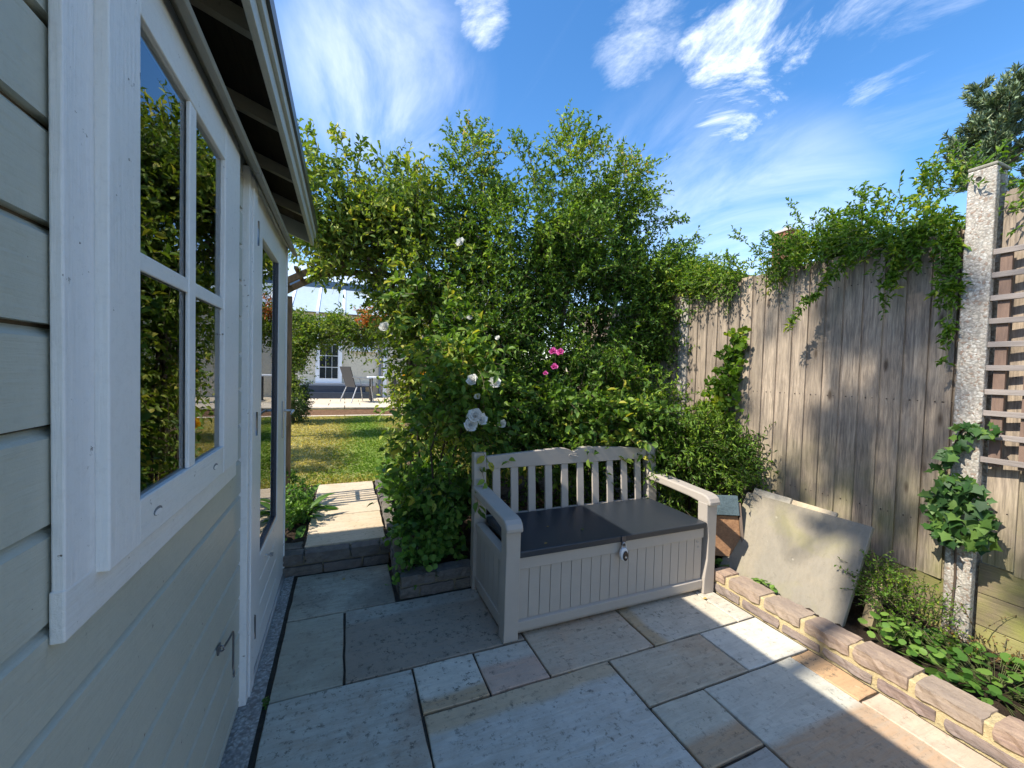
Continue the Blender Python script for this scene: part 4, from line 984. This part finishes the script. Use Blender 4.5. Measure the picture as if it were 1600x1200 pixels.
# pink rose shrub behind bench
rb3 = [(1.95, 2.68, 1.0, .45, .2, .30, 1.2), (1.6, 2.72, 1.25, .3, .2, .22, .5), (2.15, 2.62, .9, .3, .2, .25, .6), (1.5, 2.72, .95, .5, .2, .3, .8), (2.1, 2.75, 1.3, .3, .2, .18, .3)]
shoots = arcs([(2.15, 2.6, 1.1), (2.0, 2.6, 1.15), (1.8, 2.6, 1.2), (2.25, 2.5, 1.0), (2.0, 2.5, .9)], [(.4, -.1, 1), (.1, -.2, 1), (-.1, -.1, 1), (.6, -.3, .6), (-.05, -.7, .1)], [.3, .32, .3, .3, .3], -.15, 7)
pink = shrub('rose_bush', (1.9, 2.7, .1), 'glossy leaved rose bush with magenta flowers behind the bench backrest', 'rose', rb3, 520, 8, .064, .040, L_ROSE, tpl_=T_M, tw_len=(.12, .28),
      stems=[([(1.9, 2.7, .1), (1.85, 2.7, .8), (1.9, 2.7, 1.1)], .012, .004)], extra=[(shoots, 12, .003)], droop=-.2)

# small leaved shrub right of the bench
rb4 = [(2.55, 2.45, .80, .32, .25, .26, 1), (2.74, 2.28, .72, .22, .22, .22, .7), (2.42, 2.38, .62, .22, .2, .22, .6), (2.65, 2.5, .55, .25, .2, .3, .5), (2.5, 2.6, 1.05, .3, .2, .2, .5), (2.3, 2.62, 1.1, .25, .2, .2, .35)]
shrub('choisya_shrub', (2.6, 2.4, .1), 'bushy fine leaved green shrub spilling over the right arm of the bench', 'shrub', rb4, 1150, 13, .048, .013, L_PYR, tw_len=(.12, .26), tpl_=T_S,
      stems=[([(2.6, 2.45, .1), (2.58, 2.45, .5), (2.6, 2.45, .8)], .015, .005)], tintf=lambda p, t: np.clip(t*.85+.06, 0, .95))

# ivy column on the far fence
def ivy(name, label, pts, n, size, off, tint_hi, stems=True):
    r = thing(name, pts[0][:3], label, 'ivy')
    return r
rb5 = [(2.88, 2.34, 1.45, .05, .07, .22, 1), (2.87, 2.42, 1.15, .07, .12, .25, 1), (2.86, 2.5, .9, .08, .15, .25, .8), (2.90, 2.32, 1.68, .03, .04, .1, .3)]
shrub('ivy', (2.9, 2.4, .1), 'narrow column of green creeper climbing the sunny fence beside the tall shrub', 'ivy', rb5, 230, 6, .045, .038, L_VINE, tpl_=T_RND, tw_len=(.05, .12), outw=.3, cl_sc=0, stems=[([(2.92, 2.42, .1), (2.925, 2.4, .9), (2.93, 2.33, 1.75)], .008, .003)])

# creeper on top of the fence
vb = [(3.05, 1.35, 2.28, .22, .35, .14, 1), (3.05, 1.9, 2.25, .18, .4, .11, .7), (2.98, 2.45, 2.23, .14, .45, .09, 1.1), (3.1, 3.1, 2.25, .3, .4, .2, .7), (3.1, .6, 2.25, .2, .5, .10, .5), (3.1, 1.2, 2.42, .2, .25, .12, .3)]
vst = [(2.95, 1.45, 2.28), (2.93, 1.28, 2.24), (2.92, 1.09, 2.24), (2.9, 1.10, 2.2), (2.95, 1.5, 2.26)]
trail = []
def trailing(p0, p1, p2, n=10):
    t = np.linspace(0, 1, n)[:, None]; p0, p1, p2 = map(np.array, (p0, p1, p2)); return (1-t)**2*p0+2*t*(1-t)*p1+t*t*p2
trail = np.array([trailing((2.98, 1.28, 2.30), (2.80, 1.50, 2.25), (2.74, 1.83, 1.70)), trailing((2.98, 1.30, 2.28), (2.82, 1.42, 2.22), (2.78, 1.72, 1.88)), trailing((2.96, 1.25, 2.26), (2.84, 1.30, 2.2), (2.84, 1.34, 1.74)), trailing((2.96, 1.25, 2.28), (2.85, 1.27, 2.2), (2.86, 1.30, 1.95)),
                  trailing((2.95, 1.10, 2.28), (2.83, 1.08, 2.24), (2.84, 1.06, 1.46)), trailing((2.95, 1.08, 2.26), (2.84, 1.06, 2.2), (2.85, 1.05, 1.60)), trailing((2.95, 1.12, 2.28), (2.82, 1.12, 2.24), (2.83, 1.09, 1.75)), trailing((2.95, 1.2, 2.3), (2.84, 1.2, 2.2), (2.85, 1.2, 2.0))])
up_s = [(3.02, y, 2.3) for y in (1.12, 1.25, 1.4, 1.55, 1.7, 1.85, 2.0, 2.2, 2.4, 1.33, 1.48, 2.05, 2.6, 1.62, 2.3)]
up_d = [(RNG.normal()*.2, RNG.normal()*.5+.35, 1) for _ in up_s]; ups = arcs(up_s, up_d, RNG.uniform(.2, .48, len(up_s)), -.15, 7)
shrub('fence_creeper', (3.1, 1.4, 2.2), 'bright green creeper spilling over the fence top with trailing sprays beside the concrete post', 'creeper', vb, 2000, 13, .036, .014, L_VINE,
      tw_len=(.10, .24), extra=[(trail, 60, .003), (side_shoots(trail, 26, .09), 9, .0015), (ups, 22, .002), (side_shoots(ups, 6, .12), 8, .0015)], twmat=GTWIG, up=.25)

# pine beyond fence
pine = thing('pine_tree', (4.5, 1.5, 0), 'blue green pine tree top rising beyond the concrete post', 'tree')
tube('trunk', [(4.55, 1.45, 0), (4.55, 1.45, 2.0), (4.5, 1.5, 3.4)], [.08, .06, .02], BARK, pine)
ps, pd, pL = [], [], []
for i in range(30):
    z = 2.75+.75*random.random(); a = random.uniform(0, 6.28); rad = .05; h = (3.75-z)
    ps.append((4.52, 1.47, z-.05)); pd.append((math.cos(a), math.sin(a), .75+random.random()*.6)); pL.append(random.uniform(.25, .55)*(.35+h*.65))
pb = arcs(ps, pd, pL, .25, 6); sh = side_shoots(pb, 5, .22, 5)
allp = [pb, sh]; VV = []; 
pos = []; dd_ = []; 
for pp, kk in ((pb, 120), (sh, 60)):
    N_, Sg, _ = pp.shape; u = RNG.uniform(.35 if kk > 70 else .1, 1, (N_, kk)); f = u*(Sg-1.001); i = f.astype(int)
    a = pp[np.arange(N_)[:, None], i]; b = pp[np.arange(N_)[:, None], i+1]; p_ = (a+(b-a)*(f-i)[..., None]).reshape(-1, 3); t_ = unit(b-a).reshape(-1, 3)
    pos.append(p_); dd_.append(unit(t_*.9+rdir(len(p_))*.75))
pos = np.vstack(pos); dd_ = np.vstack(dd_); N_ = len(pos)
V, F, T = leaf_arrays(T_S, pos, dd_, rdir(N_), RNG.uniform(.04, .065, N_), .0028, RNG.beta(2, 2, N_)); fastmesh('needles', V, F, L_PINE, pine, T, kind='stuff')
V1, F1 = tube_arr(pb, np.linspace(.009, .003, 6), 4); V2, F2 = tube_arr(sh, np.linspace(.004, .002, 5), 4); fastmesh('branches', np.vstack([V1, V2]), np.vstack([F1, F2+len(V1)]), BARK, pine, kind='stuff')

# unseen tree added behind the shed; crown clumps shaped to dapple the fence
dap = []
for (y, z, ry, rz, wgt) in ((1.42, 1.88, .26, .12, 1.0), (1.12, 1.60, .10, .16, .4), (1.60, 1.74, .10, .08, .3), (1.55, .98, .09, .20, .55), (1.30, 1.25, .06, .05, .12), (2.0, 2.02, .10, .04, .15),
                            (1.92, .50, .10, .06, .25), (1.38, .45, .10, .07, .22), (.60, 1.9, .16, .22, .35), (.68, .50, .10, .12, .2), (2.35, 1.2, .08, .10, .2), (1.15, .80, .05, .12, .12)):
    h = 8.6+random.uniform(-.5, .5); dap.append((2.94-.918*h, y-.056*h, z+h, .22, ry, rz, wgt))
shrub('dapple_tree', (-5.4, .6, 0), 'unseen thin tree added behind the garden shed, its crown shaped to dapple the fence', 'tree', dap, 480, 7, .08, .05, L_ARCH, tpl_=T_M, tw_len=(.08, .22), surf=.6, cl_sc=0,
      stems=[([(-5.4, .6, 0), (-5.35, .7, 5), (-5.1, .8, 9), (-5.0, .8, 10.8)], .09, .02)]+[([(-5.1, .8, 8.6+.1*i), (d_[0]*.5-2.6, (d_[1]+.8)/2, d_[2]-.35), (d_[0], d_[1], d_[2])], .018, .006) for i, d_ in enumerate(dap)])

shrub('apple_tree', (-3.2, 5.8, .1), 'broad leafy tree on the left of the lawn behind the shed', 'tree', [(-3.2, 5.5, 2.6, .9, .55, .7, 1), (-3.0, 6.1, 2.3, .8, .5, .6, 1), (-3.4, 5.0, 2.3, .7, .35, .5, .5)], 1500, 8, .06, .035, L_ROSE,
      stems=[([(-3.2, 5.8, .1), (-3.2, 5.75, 1.2), (-3.1, 5.6, 2.4)], .08, .03)])
box('inner_sill', -.56, -.415, .80, 1.66, .83, .86, TRIMY, shed)

# planter ground cover left of bench
cb = [(.52, 2.72, .30, .20, .18, .18, .8), (.56, 3.0, .36, .24, .25, .22, 1.1), (.64, 3.35, .42, .26, .3, .25, 1.1), (.52, 3.7, .38, .18, .3, .22, .8), (.75, 2.75, .35, .2, .15, .2, .5), (.45, 2.56, .16, .12, .08, .08, .2)]
shrub('cranesbill_plant', (.55, 3.0, .12), 'mound of light green leafy perennials edging the path left of the bench', 'plant', cb, 900, 7, .042, .036, L_LOW, tpl_=T_RND, tw_len=(.06, .16), up=.5, twmat=GTWIG)
# left of path
cb = [(-.42, 3.25, .22, .14, .12, .10, .7), (-.38, 3.55, .24, .14, .18, .12, .7), (-.45, 4.0, .25, .15, .3, .14, .6)]
shrub('border_plant', (-.42, 3.4, .12), 'pale green leafy border plant at the foot of the shed corner', 'plant', cb, 300, 7, .032, .022, L_LOW, tpl_=T_M, tw_len=(.05, .12), up=.6, twmat=GTWIG, tintf=lambda p, t: np.clip(t+.2, 0, 1))
bl = thing('broad_leaf_plant', (-.33, 3.72, .13), 'rosette of long broad strap leaves beside the left edge of the path', 'plant')
V0, F0 = tpl([(.12, .10), (.3, .22), (.55, .42), (.8, .32)], .15, .55)
def leafobj(name, parent, me, loc, d, n, L, W):
    o = bpy.data.objects.new(name, me); COL.objects.link(o); o.parent = parent
    d = Vector(d).normalized(); s = Vector(n).cross(d).normalized(); nn = d.cross(s)
    mt = Matrix(((d.x*L, s.x*W, nn.x*L, loc[0]), (d.y*L, s.y*W, nn.y*L, loc[1]), (d.z*L, s.z*W, nn.z*L, loc[2]), (0, 0, 0, 1)))
    o.matrix_local = mt; return o
def leafmesh(name, T, mat, tint):
    V, F = T; me = bpy.data.meshes.new(name); me.from_pydata([tuple(v) for v in V], [], [tuple(map(int, f)) for f in F]); me.materials.append(mat)
    at = me.attributes.new('tint', 'FLOAT', 'POINT'); at.data.foreach_set('value', np.full(len(V), tint, np.float32)); me.polygons.foreach_set('use_smooth', [True]*len(me.polygons)); me.update(); return me
BLM = [leafmesh('broad_leaf', (V0, F0), L_LOW, t) for t in (.15, .45, .7, .95)]
for i in range(34):
    a = random.uniform(0, 6.28); el = random.uniform(.25, 1.2); d = (math.cos(a)*math.cos(el), math.sin(a)*math.cos(el), math.sin(el)); Lf = random.uniform(.14, .27)
    leafobj('leaf', bl, random.choice(BLM), (random.uniform(-.08, .08), random.uniform(-.30, .30), .0), d, (0, 0, 1), Lf, Lf*.30)

# right bed: ground cover with individual leaves
def leaf_plant(name, loc, label, cat, n, spread, hgt, meshes, size, stemk=True, group=None, squash=1., up=.8, extra_z=0.):
    t = thing(name, loc, label, cat, group); ps = []
    for i in range(n):
        r = math.sqrt(random.random()); a = random.uniform(0, 6.28); x, y = r*math.cos(a)*spread[0], r*math.sin(a)*spread[1]
        z = hgt*(.35+.65*random.random())*(1-.5*r*r)+extra_z; d = (math.cos(a+random.uniform(-1, 1)), math.sin(a+random.uniform(-1, 1)), random.uniform(-.25, .35))
        nrm = Vector((random.gauss(0, .35), random.gauss(0, .35), up)); s = size*random.uniform(.65, 1.15)
        leafobj('leaf', t, random.choice(meshes), (x, y, z), d, nrm, s, s*.95)
        ps.append([(loc[0]+x*.3, loc[1]+y*.3, loc[2]), (loc[0]+x*.8, loc[1]+y*.8, loc[2]+z*.6), (loc[0]+x, loc[1]+y, loc[2]+z)])
    V, F = tube_arr(np.array(ps), .0011, 3); fastmesh('stalks', V, F, GTWIG, t, kind='stuff'); return t
RM = [leafmesh('round_leaf', T_RND, L_LOW, t) for t in (.1, .35, .6, .85, 1.)]
leaf_plant('strawberry_plant', (2.62, .76, .07), 'patch of low rounded green strawberry like leaves at the right end of the bed', 'plant', 285, (.24, .36), .11, RM[:4], .043, up=.55)
leaf_plant('strawberry_plant', (2.50, 1.08, .07), 'bright pale green seedling leaves against the right edge of the leaning slab', 'plant', 34, (.07, .10), .16, RM[2:], .045)
leaf_plant('weed_clump', (2.40, 1.66, .08), 'small bright green weed between the stone wall and the leaning slab', 'plant', 30, (.02, .10), .07, RM[2:], .035)
leaf_plant('weed_clump', (2.36, 1.93, .09), 'tiny weed at the foot of the brown bird box beside the bench leg', 'plant', 12, (.03, .05), .06, RM[1:3], .04)
cb = [(2.70, 1.12, .20, .16, .20, .12, 1), (2.78, 1.0, .15, .12, .2, .10, .5), (2.66, 1.2, .30, .10, .1, .10, .4)]
shrub('bed_shrub', (2.70, 1.12, .08), 'small wiry green shrub in the bed between leaning slab and concrete post', 'shrub', cb, 300, 9, .018, .010, L_VINE, tw_len=(.06, .16), up=.6, twmat=TWIG)
cb = [(2.84, .86, .12, .1, .12, .08, 1)]
shrub('red_stem_plant', (2.84, .86, .08), 'tiny reddish brown leaved plant at the foot of the concrete post', 'plant', cb, 60, 7, .014, .008, m_leaf('red_leaf', [(0, (.12, .05, .02)), (1, (.25, .15, .05))], .2), tw_len=(.06, .15), up=.8, twmat=TWIG)
# ivy on the concrete post
ivp = thing('ivy', (2.86, 1.0, .08), 'clump of dark lobed ivy leaves wrapped round the concrete post at right', 'ivy')
IM = [leafmesh('ivy_leaf', T_IVY, L_IVY, t) for t in (.05, .3, .55, .8, 1.)]
def ivy_leaf(x, y, z, s):
    d = Vector((random.gauss(-.2, .3), random.gauss(0, .6), random.gauss(-.7, .4))); nn = Vector((-1, random.gauss(-.1, .6), random.gauss(.45, .5)))
    leafobj('leaf', ivp, random.choice(IM), (x-2.86, y-1.0, z-.08), d, nn, s, s)
for i in range(205):
    t = random.random(); z = .60+.33*t; c = .975; wdt = .155*math.sin(math.pi*min(1, .22+t*.7))+.015
    ivy_leaf(2.86-random.random()**.7*.10, c+random.uniform(-1, 1)*wdt*.72, z, random.uniform(.035, .062))
for i in range(60):
    t = random.random(); ivy_leaf(2.86-random.random()*.05, 1.07-.12*t+random.gauss(0, .02), .93+.26*t, random.uniform(.03, .05))
for i in range(18):
    t = random.random(); ivy_leaf(2.86-random.random()*.03, .95-.10*t, 1.17+random.gauss(0, .02), random.uniform(.03, .045))
tube('stem', [(2.86, 1.0, .08), (2.862, .99, .4), (2.86, 1.0, .7), (2.858, 1.05, .95), (2.86, 1.0, 1.15), (2.862, .93, 1.2)], .005, BARK, ivp)

# distant hedge, trees
shrub('conifer', (-.95, 9.2, .2), 'dark green clipped conifer at the left side of the lawn', 'shrub', [(-.98, 9.2, .85, .28, .4, .75, 1), (-1.05, 9.3, 1.9, .3, .4, .6, .5)], 1600, 8, .05, .02, L_CON, tw_len=(.1, .2), stems=[([(-.98, 9.2, .2), (-.98, 9.2, 1.6)], .06, .03)])
shrub('garden_tree', (-.9, 7.6, .2), 'pale leaved small tree arching over the lawn with a patch of red leaves', 'tree',
      [(-.85, 7.6, 1.9, .30, .4, .35, .7), (-.35, 7.6, 1.95, .45, .4, .22, .8), (.15, 7.6, 2.05, .45, .4, .26, .8), (.75, 7.6, 2.25, .4, .4, .45, .8), (-.9, 7.6, 1.3, .20, .3, .6, .4), (1.3, 7.6, 2.0, .5, .4, .7, .7)], 2000, 8, .06, .03, L_FAR, tw_len=(.15, .35),
      stems=[([(-.95, 7.6, .2), (-.9, 7.6, 1.2), (-.4, 7.6, 1.9), (.4, 7.6, 2.1)], .05, .015)], droop=-.4,
      tintf=lambda p, t: np.where((np.abs(p[:, 0]-.45) < .32) & (np.abs(p[:, 2]-2.3) < .2) & (RNG.random(len(t)) < .6), .96, np.minimum(t, .86)))
shrub('garden_bush', (1.6, 7.0, .2), 'leafy bush at the right side of the lawn behind the rose arch', 'shrub', [(1.7, 6.4, 1.0, .6, .6, .9, 1), (2.3, 5.8, 1.2, .6, .5, 1.1, 1), (1.35, 5.2, .7, .35, .4, .6, .6)], 2200, 8, .055, .028, L_ROSE, tw_len=(.15, .3), stems=[([(1.7, 6.4, .2), (1.7, 6.4, 1.2)], .04, .02)])
# yellow flowered plant (seen reflected in the window)
yf_ = leaf_plant('yellow_flower_plant', (.80, 4.9, .14), 'tall yellow flowered plant behind the rose bushes, mirrored in the shed window', 'plant', 60, (.2, .2), .9, RM, .06)

# rose flowers
def flower_mesh(name, mat, n=26, open_=1.0):
    VV, FF, off = [], [], 0; pv, pf = tpl([(.35, .55), (.75, .62)], -.12, -.35)
    for i in range(n):
        t = (i+.5)/n; a = i*2.39996; el = math.pi/2*(1-t)*.95+.05; L_ = .35+.65*t
        d = np.array([math.cos(a)*math.cos(el), math.sin(a)*math.cos(el), math.sin(el)*.8]); nn = np.array([-math.cos(a)*math.sin(el), -math.sin(a)*math.sin(el), math.cos(el)])
        v, f, _ = leaf_arrays((pv, pf), np.array([[0, 0, 0.]]), d[None], nn[None], L_, L_*.85, np.zeros(1)); VV.append(v); FF.append(f+off); off += len(v)
    me = bpy.data.meshes.new(name); me.from_pydata([tuple(v) for v in np.vstack(VV)], [], [tuple(map(int, f)) for f in np.vstack(FF)]); me.materials.append(mat); me.polygons.foreach_set('use_smooth', [True]*len(me.polygons)); return me
def m_petal(name, c, c2):
    m, n, l, p = newmat(name); a = noise(n, l, coords(n, l), 3, 3, .5)
    cc = mix(n, l, mr(n, l, a, .4, .7), c, c2); l.new(cc, p.inputs['Base Color']); p.inputs['Roughness'].default_value = .6
    tr_ = nd(n, 'ShaderNodeBsdfTranslucent'); l.new(cc, tr_.inputs[0]); ms = nd(n, 'ShaderNodeMixShader'); ms.inputs[0].default_value = .3; l.new(p.outputs[0], ms.inputs[1]); l.new(tr_.outputs[0], ms.inputs[2])
    l.new(ms.outputs[0], [x for x in n if x.type == 'OUTPUT_MATERIAL'][0].inputs[0]); return m
FW = flower_mesh('white_rose', m_petal('white_petal', (.85, .84, .80), (.8, .79, .72))); FP = flower_mesh('pink_rose', m_petal('pink_petal', (.62, .05, .30), (.75, .25, .50)), 14); FY = flower_mesh('yellow_rose', m_petal('yellow_petal', (.85, .52, .02), (.9, .62, .05)), 20)
def flower(me, parent, x, y, z, s):
    o = bpy.data.objects.new('flower', me); COL.objects.link(o); o.parent = parent; o.location = Vector((x, y, z))-WP[parent]; o.scale = (s, s, s)
    v = Vector((-x*.6+random.gauss(0, .4), -y*.35+random.gauss(0, .3), .45)); o.rotation_euler = v.to_track_quat('Z', 'Y').to_euler(); return o
for x, y, z, s in ((0.278, 3.3, 1.702, 0.046), (0.844, 3.2, 2.41, 0.044), (0.881, 3.0, 1.794, 0.03)): flower(FW, rose, x, y, z, s)
for x, y, z, s in ((0.762, 2.5, 1.32, 0.046), (0.911, 2.5, 1.306, 0.049), (0.775, 2.48, 1.09, 0.057), (0.746, 2.48, 1.033, 0.055), (0.822, 2.49, 1.063, 0.049), (1.008, 2.6, 1.019, 0.037), (0.827, 2.6, 1.206, 0.026), (0.962, 2.6, 1.61, 0.020)): flower(FW, rose2, x, y, z, s)
for x, y, z, s in ((1.311, 2.45, 1.529, 0.034), (1.371, 2.45, 1.527, 0.034), (1.324, 2.45, 1.424, 0.03), (1.283, 2.5, 1.378, 0.021)): flower(FP, pink, x, y, z, s)
for dx, dy, dz in ((0, 0, 1.20), (.07, .05, 1.16), (-.08, .02, 1.18), (.02, -.06, 1.12), (-.14, -.05, 1.14), (-.1, .1, .62), (-.05, .05, .58)): flower(FY, yf_, .80+dx, 4.9+dy, .14+dz, .075)

# fallen leaves
FL = [leafmesh('dry_leaf', T_M, m_leaf('dead_leaf', [(0, (.09, .12, .03)), (.5, (.28, .19, .06)), (1, (.42, .30, .10))], .1), t) for t in (0, .5, 1)]
spots = [(1.30, 1.99, .4645, 0, 'small green leaf lying on the middle of the dark bench lid', .03), (1.02, 1.9, .4645, 1, 'pale fallen leaf near the left front corner of the bench lid', .022), (1.13, 2.1, .4645, 1, 'small dry leaf at the back left of the bench lid', .02),
         (.02, 2.78, .006, 2, 'yellow fallen leaf on the slab in front of the stone step', .028), (2.10, 1.80, .006, 2, 'dry brown leaf on the paving by the right bench leg', .03), (2.16, 1.86, .006, 1, 'curled leaf against the right foot of the bench', .028), (.98, 1.575, -.004, 2, 'orange leaf lying in the paving joint in front of the bench', .02)]
for x, y, z, k, lab, s in spots:
    o = bpy.data.objects.new('fallen_leaf', FL[k]); COL.objects.link(o); o.location = (x, y, z); o.scale = (s, s*.8, s); o.rotation_euler = (random.uniform(-.2, .2), random.uniform(-.15, .15), random.uniform(0, 6)); tag(o, lab, 'leaf', 'fallen leaves')
# moss tuft in the drainage gap
t = leaf_plant('moss_tuft', (-.283, 1.86, -.01), 'small green moss tuft in the gap beside the shed threshold', 'moss', 40, (.012, .03), .02, RM[:3], .008)
